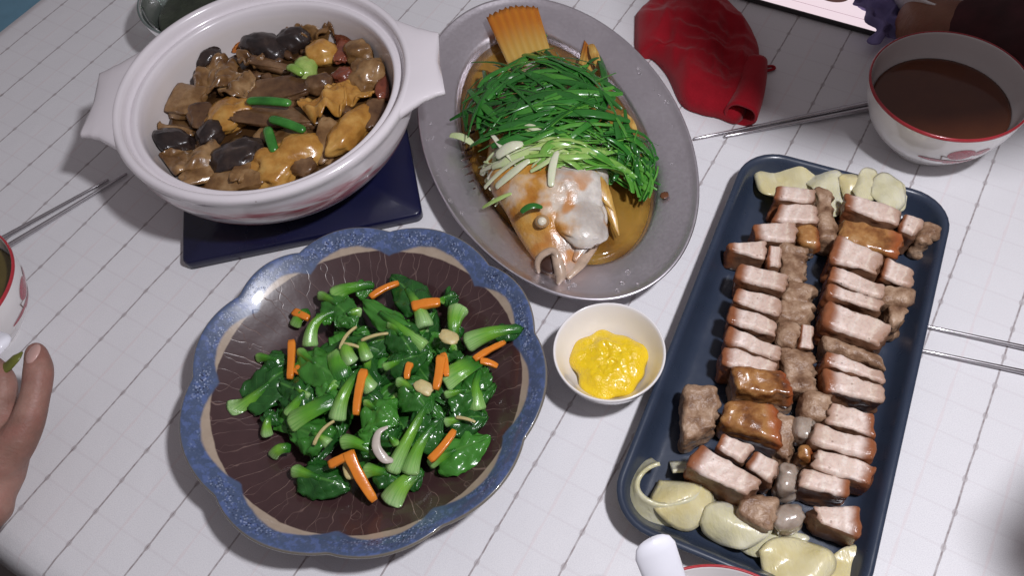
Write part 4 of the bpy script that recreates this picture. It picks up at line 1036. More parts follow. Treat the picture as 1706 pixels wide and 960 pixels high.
def carrots():
    L = [((617, 496), (664, 472), .0030, 'carrot stick lying across the leaf at the clay-pot edge of the heap'), ((687, 512), (733, 504), .0046, 'widest short carrot piece near the fish platter'),
         ((490, 520), (515, 531), .0036, 'small carrot chip at the heap edge'), ((486, 568), (483, 632), .0032, 'upright carrot stick beside the flat veined leaf'),
         ((492, 614), (513, 629), .0034, 'short carrot piece under the upright carrot stick'), ((607, 617), (593, 692), .0034, 'tall carrot stick in the heap centre'),
         ((684, 606), (678, 632), .0028, 'short carrot bit in the heap near the garlic slice'), ((735, 594), (726, 650), .0036, 'pale orange carrot strip beside the garlic slice'),
         ((738, 590), (744, 628), .0026, 'thin carrot sliver beside the flat pale stem'), ((790, 599), (841, 571), .0026, 'thin carrot stick under the plump stem'),
         ((800, 602), (828, 611), .0028, 'short carrot stick touching the thin one near the mustard dish'), ((716, 768), (757, 718), .0032, 'carrot stick lying on the broad dark leaf'),
         ((580, 754), (624, 835), .0044, 'largest carrot stick, slanting down the heap to the brown glaze'), ((549, 776), (592, 755), .0034, 'carrot stick crossing the top of the largest one')]
    zz = [(.034, .032), (.035, .034), (.024, .025), (.031, .029), (.028, .028), (.043, .041), (.041, .040), (.041, .040), (.039, .039), (.036, .030), (.034, .030), (.036, .037), (.036, .022), (.033, .035)]
    for (a, b, w, l), (z0, z1) in zip(L, zz): stick(a, b, z0, z1, w, w * .55, MT['carrot'], 'carrot_stick', l, 'carrot', 'carrot sticks in the stir-fry')
    G = MT['ginger_pale']
    for a, b, l in (((567, 582), (594, 545), 'pale ginger thread in the heap centre'), ((523, 742), (557, 702), 'pale ginger thread below the shovel-shaped stem'), ((602, 568), (647, 556), 'pale ginger thread crossing the heap centre'), ((760, 696), (792, 704), 'pale ginger thread on the dark leaf'), ((572, 574), (600, 580), 'pale ginger thread lying across another')):
        stick(a, b, .042 if b[1] < 700 else .034, .041 if b[1] < 700 else .036, .0013, .0009, G, 'ginger_thread', l, 'ginger', 'ginger threads in the stir-fry', bend=.05)
    def slice_(name, px, z, sx, sy, yaw, mat, label, cat):
        c = at(*px, z); V, F = blob(c, (sx, sy, .0014), yaw, .18, 1.6, 3, pitch=.25, power=.8, seed=px[0]); tag(mk(name, V, F, mat), label, cat)
    slice_('garlic_slice', (706, 646), .041, .0066, .0046, -.6, MT['ginger_pale'], 'pale angular garlic slice in the greens between carrot strips', 'garlic')
    slice_('garlic_slice', (748, 562), .034, .0070, .0050, -.5, MT['ginger_pale'], 'cream garlic slice beside the upright stub', 'garlic')
    slice_('garlic_slice', (582, 784), .027, .004, .0065, .2, MT['ginger_pale'], 'cream garlic slice beside the largest carrot stick', 'garlic')
    # white crescent mushroom
    P = catmull(np.array([at(645, 712, .040), at(630, 722, .040), at(627, 745, .039), at(640, 764, .036), at(652, 768, .034)]), 20)
    V, F = tube(P, [.0010, .0022, .0030, .0032, .0018], 14, .45); tag(mk('mushroom_slice', V, F, MT['mushroom_pale']), 'white crescent mushroom slice under a dark leaf in the greens', 'mushroom')
carrots()

# ================================================================== BRAISED MUSHROOMS IN THE POT
def braise():
    def food(name, stops, rough=.28, scale=60, coat=.3, bump=.5, bd=.0014):
        m = Mat(name, rough, coat=coat, coat_rough=.1, sss=.06); o = m.tc(); rd = m.rand(); oo = m.vmath('ADD', o, m.comb(rd, rd, rd))
        n = m.noise(oo, scale, 4, .6); m.color(m.ramp(n, stops)); m.bump(m.math('ADD', n, m.math('MULTIPLY', m.noise(oo, scale * 3.3, 3), .5)), bump, bd); MT[name] = m.m
    food('braise_dark', [(.3, (.010, .007, .007)), (.55, (.030, .019, .016)), (.75, (.085, .055, .040))])
    food('braise_tan', [(.28, (.085, .036, .012)), (.5, (.21, .110, .040)), (.72, (.38, .235, .11))])
    food('braise_gold', [(.25, (.22, .085, .014)), (.5, (.42, .20, .038)), (.75, (.58, .35, .10))])
    food('braise_brown', [(.3, (.060, .026, .012)), (.55, (.14, .072, .032)), (.75, (.24, .14, .070))])
    food('braise_red', [(.3, (.10, .020, .012)), (.6, (.22, .060, .030)), (.8, (.30, .11, .06))])
    food('braise_carrot', [(.3, (.42, .10, .015)), (.7, (.60, .20, .04))])
    food('scallion_tube', [(.3, (.018, .11, .015)), (.6, (.045, .22, .03)), (.8, (.12, .34, .07))], bump=.2)
    food('scallion_pale', [(.3, (.16, .32, .04)), (.7, (.42, .52, .16))], bump=.2)
    zs = .041 + POT_Z
    # broth
    b = Mat('braising_sauce', .05, coat=.3, spec=.5); o = b.tc(); n = b.noise(o, 34, 4)
    b.color(b.ramp(n, [(.3, (.030, .014, .006)), (.55, (.075, .036, .013)), (.75, (.15, .082, .032))])); b.bump(b.noise(o, 70, 3), .2, .0012)
    c0 = POT_C + [0, 0, POT_Z]
    V, F = lathe([(0, .012), (.05, .0125), (.0745, .0180), (.0895, .0320), (.0905, .0350), (.0910, .0362), (.088, .0356), (.05, .0356), (0, .0356)], c0, 80)
    tag(mk('braising_sauce', V, F, b.m), 'dark brown glossy sauce around the mushrooms in the clay pot', 'sauce')
    MP = .00058      # metres per photo pixel here
    def piece(px, w, h, ang, mat, name, label, kind='slab', z=None, t=.006, seed=None, cat='mushroom'):
        z = zs if z is None else z; c = at(*px, z); seed = px[0] * .37 if seed is None else seed
        yaw = R(-ang) + R(-8)
        sx, sy = w * MP / 2 * 1.05, h * MP / 2 * 1.18
        if kind == 'cap': V, F = blob(c, (sx, sy, t * 1.15), yaw, .16, 1.6, 4, seed=seed, pitch=random.uniform(-.3, .3), roll=random.uniform(-.3, .2))
        elif kind == 'slab': V, F = blob(c, (sx, sy, t * .62), yaw, .22, 1.5, 4, power=.62, seed=seed, pitch=random.uniform(-.25, .25), roll=random.uniform(-.35, .35))
        elif kind == 'lobed': V, F = blob(c, (sx * 1.1, sy * 1.1, t * 1.1), yaw, .34, 1.5, 4, power=.9, seed=seed, roll=random.uniform(-.3, .3))
        elif kind == 'curl':
            # folded sheet: wavy ruffled fungus / tripe
            V = []; F = []; nu, nv = 34, 16
            m = np.array(Matrix.Rotation(yaw, 3, 'Z') @ Matrix.Rotation(random.uniform(-.5, .5), 3, 'X'))
            for i in range(nu):
                for j in range(nv):
                    u = -1 + 2 * i / (nu - 1); v = -1 + 2 * j / (nv - 1)
                    k = math.sqrt(max(.05, 1 - .55 * v * v)) * (1 + .22 * nz((u * 2, v * 2, seed), 1.2)); kk = math.sqrt(max(.05, 1 - .55 * u * u)) * (1 + .25 * nz((u * 2, v * 2, seed + 9), 1.3))
                    zz = t * (.55 * math.sin(3.2 * u + seed) * (v + .2) + .6 * (1 - v * v) + 1.0 * fnz((u, v, seed), 1.6, seed, 2) + .22 * math.sin(8 * u + seed) * abs(v))
                    V.append(m @ np.array([sx * u * k, sy * v * kk, zz]) + c)
            for i in range(nu - 1):
                for j in range(nv - 1): F.append((i * nv + j, (i + 1) * nv + j, (i + 1) * nv + j + 1, i * nv + j + 1))
        # keep inside the pot
        V = np.array(V)
        for v in V:
            d = v[:2] - POT_C[:2]; r = np.linalg.norm(d); lim = np.interp(v[2] - POT_Z, [.012, .016, .034, .054, .0625], [.05, .075, .092, .0985, .1005]) - .0015
            if r > lim: v[:2] = POT_C[:2] + d / r * lim
        o = tag(mk(name, V, F, MT[mat]), label, cat, 'braised pieces in the clay pot')
        if kind == 'curl': s = o.modifiers.new('thick', 'SOLIDIFY'); s.thickness = .0022; s.offset = 0; s2 = o.modifiers.new('sub', 'SUBSURF'); s2.levels = 1; s2.render_levels = 1
        return o
    D, T, G, W = 'braise_dark', 'braise_tan', 'braise_gold', 'braise_brown'
    L = [((402, 66), 46, 20, 15, 'braise_carrot', 'carrot_slice', 'orange carrot slice at the far wall of the pot, beside a dark cap', 'slab', .004, 'carrot'),
         ((343, 96), 48, 40, 20, D, 'dark_mushroom', 'dark mushroom cap against the pale pot wall, near the carrot slice', 'cap', .009, 0),
         ((440, 80), 72, 40, 18, D, 'dark_mushroom', 'large wrinkled dark mushroom cap next to the carrot slice', 'cap', .010, 0),
         ((488, 68), 40, 46, 80, D, 'dark_mushroom', 'blackish mushroom cap between large wrinkled cap and ruffled tan piece', 'cap', .010, 0),
         ((534, 48), 76, 42, -20, T, 'tan_fungus', 'ruffled tan fungus at the far edge of the braise', 'curl', .009, 0),
         ((500, 32), 34, 22, -35, W, 'tan_fungus', 'small brown frill beside the ruffled tan fungus at the far edge', 'curl', .006, 0),
         ((593, 54), 56, 34, -25, 'braise_red', 'red_slice', 'dull red slice at the far side by the pot handle', 'slab', .005, 'slice'),
         ((630, 78), 40, 44, 60, D, 'dark_mushroom', 'dark mushroom in the corner below the dull red slice', 'cap', .006, 0),
         ((537, 90), 48, 38, 5, G, 'gold_mushroom', 'rounded golden mushroom under the ruffled tan fungus', 'cap', .010, 0),
         ((604, 88), 40, 48, 70, T, 'gold_mushroom', 'glossy tan mushroom below the dull red slice', 'cap', .010, 0),
         ((571, 84), 22, 50, 0, 'braise_red', 'red_slice', 'narrow reddish strip between two rounded mushrooms', 'slab', .005, 'slice'),
         ((508, 116), 34, 36, 0, 'scallion_pale', 'green_chunk', 'olive green chunk joined to a bright green cut end', 'cap', .007, 'scallion'),
         ((450, 108), 62, 18, 10, W, 'brown_slice', 'thin brown slice below the large wrinkled cap', 'slab', .005, 0),
         ((532, 141), 44, 30, 0, W, 'brown_ball', 'dark reddish brown ball beside the crumpled golden piece', 'cap', .008, 'mushroom'),
         ((456, 150), 96, 34, -6, W, 'brown_slice', 'long brown mushroom slice above a green scallion segment', 'slab', .007, 0),
         ((362, 128), 54, 72, 10, T, 'tan_fungus', 'broad tan fungus sheet in the middle of the pot-wall side', 'curl', .009, 0),
         ((396, 143), 52, 56, -50, T, 'tan_fungus', 'tan fungus flap beside the green scallion segments', 'curl', .007, 0),
         ((305, 168), 66, 46, 12, T, 'tan_slab', 'squarish tan slab close to the pale pot wall', 'slab', .008, 0),
         ((336, 192), 36, 34, -30, W, 'brown_slice', 'small brown slice beside the squarish tan slab', 'slab', .006, 0),
         ((378, 196), 46, 56, 60, G, 'gold_mushroom', 'orange-gold drop-shaped mushroom near the squarish slab', 'lobed', .008, 0),
         ((284, 236), 66, 34, 8, D, 'dark_mushroom', 'dark glossy mushroom cap at the handle side of the pot', 'cap', .009, 0),
         ((282, 216), 60, 14, 8, T, 'tan_slab', 'tan strip along the dark glossy cap', 'slab', .004, 0),
         ((354, 220), 34, 46, 20, D, 'dark_mushroom', 'small dark wrinkled cap beside the orange-gold mushroom', 'cap', .008, 0),
         ((456, 194), 120, 36, 2, W, 'brown_slice', 'longest brown slice with rounded end under green segments', 'slab', .007, 0),
         ((480, 228), 40, 40, 30, T, 'tan_slab', 'tan piece under the crossed green segments', 'slab', .006, 0),
         ((393, 258), 62, 70, 80, D, 'dark_mushroom', 'black mushroom in the deep part of the braise', 'cap', .008, 0),
         ((422, 254), 24, 96, 12, T, 'tan_slab', 'long narrow tan slice beside the black mushroom', 'slab', .006, 0),
         ((318, 262), 86, 56, -10, T, 'tan_fungus', 'wide tan fungus with dark specks by the pot wall', 'curl', .006, 0),
         ((336, 292), 56, 22, -28, T, 'tan_slab', 'tan finger-shaped slice under the wide fungus', 'slab', .005, 0),
         ((388, 303), 82, 26, 2, T, 'pale_slice', 'pale half-round slice at the near rim of the pot', 'slab', .006, 0),
         ((456, 278), 56, 52, 40, G, 'gold_mushroom', 'lobed golden piece at the near rim of the pot', 'lobed', .009, 0),
         ((505, 252), 50, 58, 70, G, 'gold_mushroom', 'smooth golden piece beside the lobed one', 'cap', .009, 0),
         ((498, 276), 40, 26, 20, W, 'brown_slice', 'brown scrap between two golden pieces', 'slab', .006, 0),
         ((543, 238), 30, 56, 10, T, 'tan_slab', 'olive tan slice beside the long golden piece', 'slab', .007, 0),
         ((586, 214), 40, 92, 22, G, 'gold_mushroom', 'long golden finger-shaped piece lying along the rim', 'cap', .010, 0),
         ((541, 176), 64, 60, -15, G, 'gold_fungus', 'crumpled golden ruffle in the middle of the golden side', 'curl', .010, 0),
         ((582, 156), 66, 38, 10, G, 'gold_fungus', 'golden folded strip joined to the crumpled ruffle', 'curl', .008, 0),
         ((616, 128), 52, 42, -20, T, 'gold_mushroom', 'olive gold mushroom near the red strip by the pot handle', 'lobed', .009, 0),
         ((574, 128), 30, 24, 0, 'braise_red', 'red_slice', 'small reddish lump under the glossy tan mushroom', 'lobed', .007, 'slice'),
         ((648, 136), 26, 64, 10, 'braise_red', 'red_slice', 'reddish strip against the pot wall by the handle', 'slab', .006, 'slice'),
         ((620, 190), 30, 50, 20, W, 'brown_slice', 'brown slice between the long golden piece and pot wall', 'slab', .006, 0),
         ((420, 102), 44, 26, 20, T, 'tan_fungus', 'beige frill between two dark caps', 'curl', .006, 0)]
    for px, w, h, a, mat, nm, lb, kd, t, cat in L:
        piece(px, w, h, a, mat, nm, lb, kd, None, t, None, cat or 'mushroom')
    for p0, p1, mat, l in (((418, 168), (478, 171), 'scallion_tube', 'green scallion segment lying across the long brown slice'), ((455, 199), (502, 215), 'scallion_tube', 'green scallion segment on the longest brown slice'), ((446, 217), (456, 248), 'scallion_tube', 'green scallion segment pointing at the near rim'), ((484, 112), (500, 120), 'scallion_pale', 'bright green cut scallion end beside the olive chunk')):
        V, F = tube(arc(at(*p0, zs + .009), at(*p1, zs + .009), .001, 10), [.0040, .0042, .0038], 14, .7); tag(mk('scallion_segment', V, F, MT[mat]), l, 'scallion', 'scallion segments in the clay pot')
    # loose filler bits just under the surface
    mb = MB()
    for i in range(60):
        a = random.random() * 6.28; r = .082 * math.sqrt(random.random()); c = POT_C + np.array([r * math.cos(a), r * math.sin(a), zs - .004 + random.uniform(-.002, .002)])
        V, F = blob(c, (random.uniform(.004, .010), random.uniform(.003, .006), .003), random.random() * 6, .4, 2, 2, seed=i); mb.add(V, F)
    tag(mk('braise_scraps', mb.V, mb.F, MT['braise_brown']), 'small brown scraps of the braise floating in the pot sauce', 'food scraps', kind='stuff')
braise()

# ================================================================== STEAMED FISH
def fish():
    m = Mat('fish_skin', .24, coat=.4, coat_rough=.12, sss=.12, sssr=(1, .6, .3)); o = m.tc(); s, u, h = m.sep(m.attr('su', False))
    n = m.noise(o, 55, 4); sn = m.math('ADD', s, m.math('MULTIPLY', m.math('SUBTRACT', n, .5), 1.6))
    orange = m.ramp(n, [(.3, (.40, .15, .02)), (.55, (.58, .30, .06)), (.8, (.66, .45, .17))]); white = m.ramp(m.noise(o, 90, 4), [(.3, (.46, .41, .36)), (.6, (.68, .64, .58)), (.8, (.74, .71, .66))])
    c = m.mix(m.smooth(sn, -.25, .45), orange, white); c = m.mix(m.math('MULTIPLY', m.smooth(m.noise(o, 30, 3), .5, .66), .55), c, (.36, .30, .26)); c = m.mix(m.math('MULTIPLY', m.smooth(m.noise(m.vmath('ADD', o, (3, 1, 2)), 36, 3), .52, .66), .6), c, (.64, .58, .50))
    pk_ = m.math('MULTIPLY', m.smooth(u, .84, .97), m.lin(n, .3, .7, .3, .8)); c = m.mix(pk_, c, (.50, .34, .25))
    patch = m.math('MULTIPLY', m.smooth(m.noise(o, 42, 2), .54, .64), m.smooth(u, .6, .75)); c = m.mix(m.math('MULTIPLY', patch, .8), c, (.52, .20, .03))
    m.color(c); sc_ = m.vor(o, 260); m.bump(m.math('ADD', m.math('MULTIPLY', n, .8), m.math('MULTIPLY', m.math('MULTIPLY', sc_, m.math('SUBTRACT', 1.0, m.smooth(u, .6, .68))), .6)), .4, .0014); _x = m.math('ADD', m.math('MULTIPLY', n, .8), m.math('ADD', m.math('MULTIPLY', m.noise(o, 190, 4, .65), .8), m.math('MULTIPLY', m.noise(m.vmath('MULTIPLY', o, (1, .3, 1)), 300, 2), .4))); m.bump(_x, .55, .0016)
    fin = Mat('fish_fin', .3, coat=.3, sss=.1); o = fin.tc(); s, u, h = fin.sep(fin.attr('su', False)); st = fin.math('SINE', fin.math('MULTIPLY', s, 42.0))
    fin.color(fin.mix(fin.lin(st, -1, 1, 0, 1), fin.mix(fin.smooth(u, .1, .8), (.50, .30, .06), (.50, .17, .012)), fin.mix(fin.smooth(u, .1, .8), (.54, .35, .09), (.44, .135, .011)))); fin.bump(fin.math('ADD', st, fin.math('MULTIPLY', fin.noise(o, 90, 3), 2.0)), .22, .001)
    t = thing('steamed_fish', 'whole steamed fish with orange tail lying on the steel platter under scallions', 'fish', tuple(at(905, 270, .010)))
    Z = .030
    spine = catmull(np.array([at(868, 108, .026), at(880, 145, .028), at(900, 200, .031), at(918, 262, .033), at(925, 322, .033), at(926, 372, .031), at(931, 415, .0275), at(938, 452, .024), at(941, 466, .022)]), 240)
    _sl = np.concatenate([[0], np.cumsum(np.linalg.norm(np.diff(spine, axis=0), axis=1))]); spine = np.array([[np.interp(q, _sl, spine[:, k]) for k in range(3)] for q in np.linspace(0, _sl[-1], 60)])
    wl = np.interp(np.linspace(0, 1, 60), [0, .1, .3, .5, .65, .76, .87, .96, 1], [.012, .019, .040, .051, .0485, .0360, .0240, .0135, .007])   # dorsal side (left)
    wr = np.interp(np.linspace(0, 1, 60), [0, .1, .3, .5, .65, .76, .87, .96, 1], [.012, .017, .034, .043, .041, .0345, .0235, .0115, .006])
    hh = np.interp(np.linspace(0, 1, 60), [0, .12, .3, .5, .68, .8, .9, 1], [.006, .0105, .019, .0225, .0225, .0185, .0125, .005])
    rings = []; A = []; n = 48
    for i, p in enumerate(spine):
        tt = spine[min(i + 1, 59)] - spine[max(i - 1, 0)]; tt /= np.linalg.norm(tt); sd = np.cross(tt, [0, 0, 1]); sd /= np.linalg.norm(sd)     # sd: right of travel -> picture left
        u = i / 59; ring = []
        for k in range(n):
            a = 2 * math.pi * k / n; x = math.cos(a); y = math.sin(a)
            w_ = wl[i] if x > 0 else wr[i]
            # bony head relief: cheek bulge, brow over the eye, groove behind gill
            e = 0
            if u > .6 and y > 0:
                e += .0030 * math.exp(-((u - .70) / .035) ** 2 - ((-x - .35) / .35) ** 2)
                e += .0022 * math.exp(-((u - .80) / .025) ** 2 - ((x - .45) / .25) ** 2)
                e -= .0028 * math.exp(-((u - .645) / .010) ** 2) * (1 if x < .6 else 0)
                e -= .0016 * math.exp(-((u - .86) / .02) ** 2 - ((x + .1) / .3) ** 2)
            q = p + sd * (w_ * x) + np.array([0, 0, hh[i] * y * (1 if y > 0 else .85) + e])
            q = q + np.array([0, 0, .0024 * fnz(q, 75, 3) + (.0012 * nz(q, 260, 8) if u > .62 else 0)]) * max(0, y)
            q[2] = max(q[2], .0092)
            ring.append(q); A.append((-x, u, y))
        rings.append(ring)
    V, F = loft(rings); A += [(0, 0, 0), (0, 1, 0)]; mk('body', V, F, m.m, t, attrs={'su': A})
    # eye on the dorsal side of the head
    ew = simple('fish_eye_white', (.72, .66, .52), .15, var=.1, scale=200, bump=.1, coat=.6); er = simple('fish_eye_ring', (.42, .25, .11), .2, coat=.5)
    c = at(903, 369, .0475); V, F = blob(c, (.0054, .0056, .0036), 0, .03, 2, 3); r = mk('eye_socket', V, F, er, t)
    c = at(903, 369, .0496); V, F = blob(c, (.0034, .0034, .0030), 0, .02, 2, 3); mk('eyeball', V, F, ew, r)
    # jaws: two lip arcs round a dark mouth
    dk = simple('mouth_inside', (.05, .022, .015), .3, coat=.3); lip = simple('fish_lip', (.46, .34, .25), .25, var=.2, scale=150, bump=.3, coat=.4)
    c = at(915, 436, .0285); V, F = blob(c, (.0085, .0105, .005), .3, .1, 2, 3); mo = mk('mouth', V, F, dk, t)
    V, F = tube(catmull(np.array([at(897, 452, .026), at(896, 436, .032), at(905, 424, .036), at(920, 418, .038), at(928, 428, .037), at(927, 446, .033)]), 22), [.0016, .0024, .0027, .0027, .0024, .0017], 10); mk('upper_lip', V, F, lip, t)
    V, F = tube(catmull(np.array([at(924, 420, .036), at(930, 440, .034), at(934, 458, .030), at(931, 470, .027)]), 16), [.003, .0042, .0045, .0022], 12); mk('lower_jaw', V, F, lip, t)
    V, F = tube(catmull(np.array([at(948, 462, .026), at(966, 440, .026), at(984, 412, .024), at(1000, 388, .022)]), 18), [.002, .0045, .005, .003], 12, .6); mk('jaw_flap', V, F, lip, t)
    V, F = tube(catmull(np.array([at(958, 432, .033), at(976, 402, .035), at(996, 372, .033), at(1001, 340, .032)]), 18), [.002, .006, .007, .004], 12, .5); mk('gill_edge', V, F, m.m, t, attrs={'su': [(.8, .7, 1)] * len(V)})
    # gill cover plate
    V, F = blob(at(962, 360, .0375), (.0215, .0300, .0105), R(14), .14, 1.6, 4, roll=0, pitch=.30, seed=4); _gx = np.array(V)[:, 0]; _gx = (_gx - _gx.min()) / (_gx.max() - _gx.min()); mk('gill_cover', V, F, m.m, t, attrs={'su': [(-.15 + .9 * g, .72, 1) for g in _gx]})
    def fan(base0, base1, tip0, tip1, z0, z1, name, th=.0016, notch=.06, ns=26, nu=12):
        V = []; F = []; A = []
        for side in (1, -1):
            for i in range(nu):
                u = i / (nu - 1)
                for j in range(ns):
                    s = j / (ns - 1); b = np.array(base0) * (1 - s) + np.array(base1) * s; e = np.array(tip0) * (1 - s) + np.array(tip1) * s
                    e = e + (b - e) * (notch * math.sin(math.pi * s) ** 2 + .03 * math.sin(s * 60))
                    px = b + (e - b) * u; p = at(px[0], px[1], z0 + (z1 - z0) * u)
                    p = p + np.array([0, 0, side * th * (1 - .6 * u) * (.9 + .1 * math.sin(s * 42)) * min(1, 8 * s + .2) * min(1, 8 * (1 - s) + .2) + .0025 * math.sin(s * 3.1) * u]); V.append(p); A.append((s, u, 0))
        o = nu * ns
        for i in range(nu - 1):
            for j in range(ns - 1):
                a = i * ns + j; F.append((a, a + 1, a + ns + 1, a + ns)); F.append((o + a, o + a + ns, o + a + ns + 1, o + a + 1))
        for i in range(nu - 1):
            for j in (0, ns - 1): a = i * ns + j; F.append((a, a + ns, o + a + ns, o + a))
        for j in range(ns - 1): a = (nu - 1) * ns + j; F.append((a, a + 1, o + a + 1, o + a)); F.append((j, j + 1, o + j + 1, o + j))
        mk(name, V, F, fin.m, t, attrs={'su': A})
    fan((848, 112), (918, 88), (810, 28), (896, 12), .026, .034, 'tail_fin', th=.0030, notch=-.05)
    fan((963, 105), (1000, 132), (973, 66), (1001, 108), .022, .026, 'anal_fin', notch=.0, ns=10)
    fan((1000, 285), (1012, 300), (1020, 372), (1032, 392), .036, .020, 'pectoral_fin', notch=.1, ns=12)
    for i in range(9):
        q = i / 8; a = np.array([792 - 8 * math.sin(q * 3), 205 + q * 110]); V, F = tube([at(*a, .020), at(a[0] - 16, a[1] + 8, .021)], [.0012, .0004], 6); mk('dorsal_spine', V, F, dk, t)
    return t
fish()

# ---------------------------------------------------------------- scallions over the fish
def scallions():
    m = Mat('scallion_shred', .24, coat=.35, coat_rough=.12, sss=.1, sssr=(.4, 1, .2)); o = m.tc(); v = m.attr('tone'); n = m.noise(o, 160, 3)
    c = m.ramp(m.math('ADD', v, m.math('MULTIPLY', m.math('SUBTRACT', n, .5), .18)), [(0, (.012, .070, .012)), (.28, (.030, .175, .022)), (.50, (.11, .34, .04)), (.74, (.38, .54, .15)), (1, (.68, .68, .52))])
    m.color(c); m.bump(n, .2, .0006); MT['shred'] = m.m
    poly = [(850, 108), (930, 92), (1000, 112), (1048, 160), (1072, 215), (1090, 280), (1086, 325), (1050, 300), (1000, 268), (940, 275), (880, 268), (830, 285), (790, 250), (768, 205), (778, 160)]
    def inside(x, y):
        r = False; j = len(poly) - 1
        for i in range(len(poly)):
            a, b = poly[i], poly[j]
            if (a[1] > y) != (b[1] > y) and x < (b[0] - a[0]) * (y - a[1]) / (b[1] - a[1]) + a[0]: r = not r
            j = i
        return r
    def heap(x, y):
        d = ((x - 925) / 170) ** 2 + ((y - 200) / 115) ** 2
        return .0300 + .0310 * max(0, 1 - d) ** .6
    mb = MB(); A = []
    guides = [  # pixel guide, share, tone at its start and end, spread
        ([(792, 168), (850, 132), (930, 114), (1012, 138)], 3, .10, .22, 12), ([(778, 202), (850, 170), (940, 150), (1042, 186)], 4, .08, .26, 12), ([(782, 236), (850, 205), (940, 188), (1055, 226)], 4, .12, .30, 12), ([(815, 250), (880, 226), (965, 216), (1066, 256)], 3, .25, .34, 10),
        ([(806, 312), (862, 270), (930, 246), (1005, 258)], 6, 1.0, .56, 12), ([(826, 302), (888, 262), (960, 250), (1040, 276)], 7, .96, .46, 12), ([(850, 290), (920, 264), (1000, 268), (1062, 300)], 4, .80, .38, 9),
        ([(975, 226), (1036, 246), (1072, 288), (1084, 334)], 4, .30, .26, 11), ([(1000, 205), (1055, 232), (1082, 272), (1088, 314)], 3, .20, .24, 10), ([(955, 252), (1016, 266), (1056, 298), (1072, 328)], 3, .55, .32, 9),
        ([(858, 108), (812, 150), (788, 198), (782, 246)], 2, .10, .16, 9), ([(880, 102), (930, 120), (985, 150), (1030, 200)], 3, .10, .22, 14), ([(1010, 128), (960, 165), (900, 200), (840, 235)], 2, .14, .30, 20)]
    gl = [g for g in guides for _ in range(g[1])]
    for cnt in range(330):
        g = random.choice(gl); Gp = catmull(np.array(g[0], float), 30)
        ln = random.uniform(.28, .75); t0 = random.uniform(0, 1 - ln); layer = random.random()
        off = random.gauss(0, g[4]); rot = random.gauss(0, .16) if random.random() < .55 else random.gauss(0, .55); curl_ = random.gauss(0, 12)
        i0, i1 = int(t0 * 29), int((t0 + ln) * 29); seg = Gp[i0:i1 + 1]; mid = seg.mean(0)
        pts = []; tn = []; n_ = 10; tw = random.uniform(-1, 1); jit = random.uniform(-.12, .20)
        for k in range(n_):
            q = k / (n_ - 1); f = q * (len(seg) - 1); p = seg[int(f)] + (seg[min(int(f) + 1, len(seg) - 1)] - seg[int(f)]) * (f - int(f))
            d = seg[-1] - seg[0]; d = d / (np.linalg.norm(d) + 1e-6); nn = np.array([-d[1], d[0]])
            v = p - mid; v = np.array([v[0] * math.cos(rot) - v[1] * math.sin(rot), v[0] * math.sin(rot) + v[1] * math.cos(rot)])
            x, y = mid + v + nn * (off + curl_ * (4 * (q - .5) ** 2 - .5))
            z = heap(x, y) + .009 * (layer - .6) + .0012 * math.sin(q * 6 + tw * 3)
            pts.append(at(x, y, max(.0215, z))); tt = t0 + ln * q; tn.append(min(1, max(0, g[2] + (g[3] - g[2]) * min(1, tt * 1.25) + jit)))
        w_ = random.choice([.0008, .0014, .0020, .0026, .0032, .0038])
        V, F = tube(pts, [w_ * .7, w_, w_ * 1.02, w_ * .95, w_ * .5], 8, random.choice([.14, .18, .26]), up=(tw * .7, random.uniform(-.7, .7), 1))
        tv = np.repeat(np.interp(np.linspace(0, 1, n_ + 4), np.linspace(0, 1, n_), tn), 8).tolist() + [tn[0], tn[-1]]
        mb.add(V, F); A += tv
    tag(mk('scallion_shreds', mb.V, mb.F, MT['shred'], attrs={'tone': A}), 'heap of shredded green scallion covering the middle of the steamed fish', 'scallion', kind='stuff')
    wg = 'white scallion stalk strips over the fish'
    W = [((830, 258), (868, 240), .0052, .99, 'widest white scallion stalk strip lying on the fish flank'), ((808, 312), (872, 262), .0022, .93, 'white scallion strip slanting off the flank beside the widest one'),
         ((828, 310), (880, 268), .0036, .95, 'white scallion strip resting between flank and head'), ((918, 308), (929, 252), .0030, .97, 'upright white scallion strip hanging over the fish head'),
         ((872, 205), (905, 222), .0040, .93, 'white scallion strip within the dark green heap'), ((752, 225), (788, 240), .0036, .86, 'pale scallion strip hanging over the steel rim'),
         ((805, 345), (852, 322), .0022, .75, 'pale green scallion strip poking out beside the fish head'), ((870, 352), (902, 345), .0028, .18, 'dark green scallion leaf stuck on the fish head'),
         ((900, 262), (955, 240), .0026, .80, 'pale green scallion strip across the heap edge'), ((885, 285), (935, 250), .0022, .84, 'thin pale scallion strip beside the upright white one'), ((1000, 95), (975, 118), .0016, .12, 'dark scallion curl by the orange fin')]
    for a, b, w_, tn, l in W:
        za = .058 if a[1] < 240 else .054
        if a[0] < 800: za = .0345
        z0 = {(808, 312): .036, (828, 310): .044, (918, 308): .056, (805, 345): .030, (870, 352): .0545, (1000, 95): .03}.get(a, za)
        z1 = {(752, 225): .034, (870, 352): .0545, (805, 345): .045, (1000, 95): .04}.get(a, .060)
        V, F = tube(arc(at(*a, z0), at(*b, z1), .002, 12, random.uniform(-.1, .1)), [w_ * .8, w_, w_ * .95, w_ * .6], 12, .32); o = mk('scallion_strip', V, F, MT['shred'], attrs={'tone': [tn] * len(V)}); tag(o, l, 'scallion', wg)
    gi = Mat('ginger_strip', .3, coat=.3, sss=.2); o = gi.tc(); n = gi.noise(gi.vmath('MULTIPLY', o, (3, 1, 1)), 120, 3); gi.color(gi.ramp(n, [(.3, (.36, .17, .03)), (.6, (.58, .36, .09)), (.8, (.66, .50, .20))])); gi.bump(n, .4, .001)
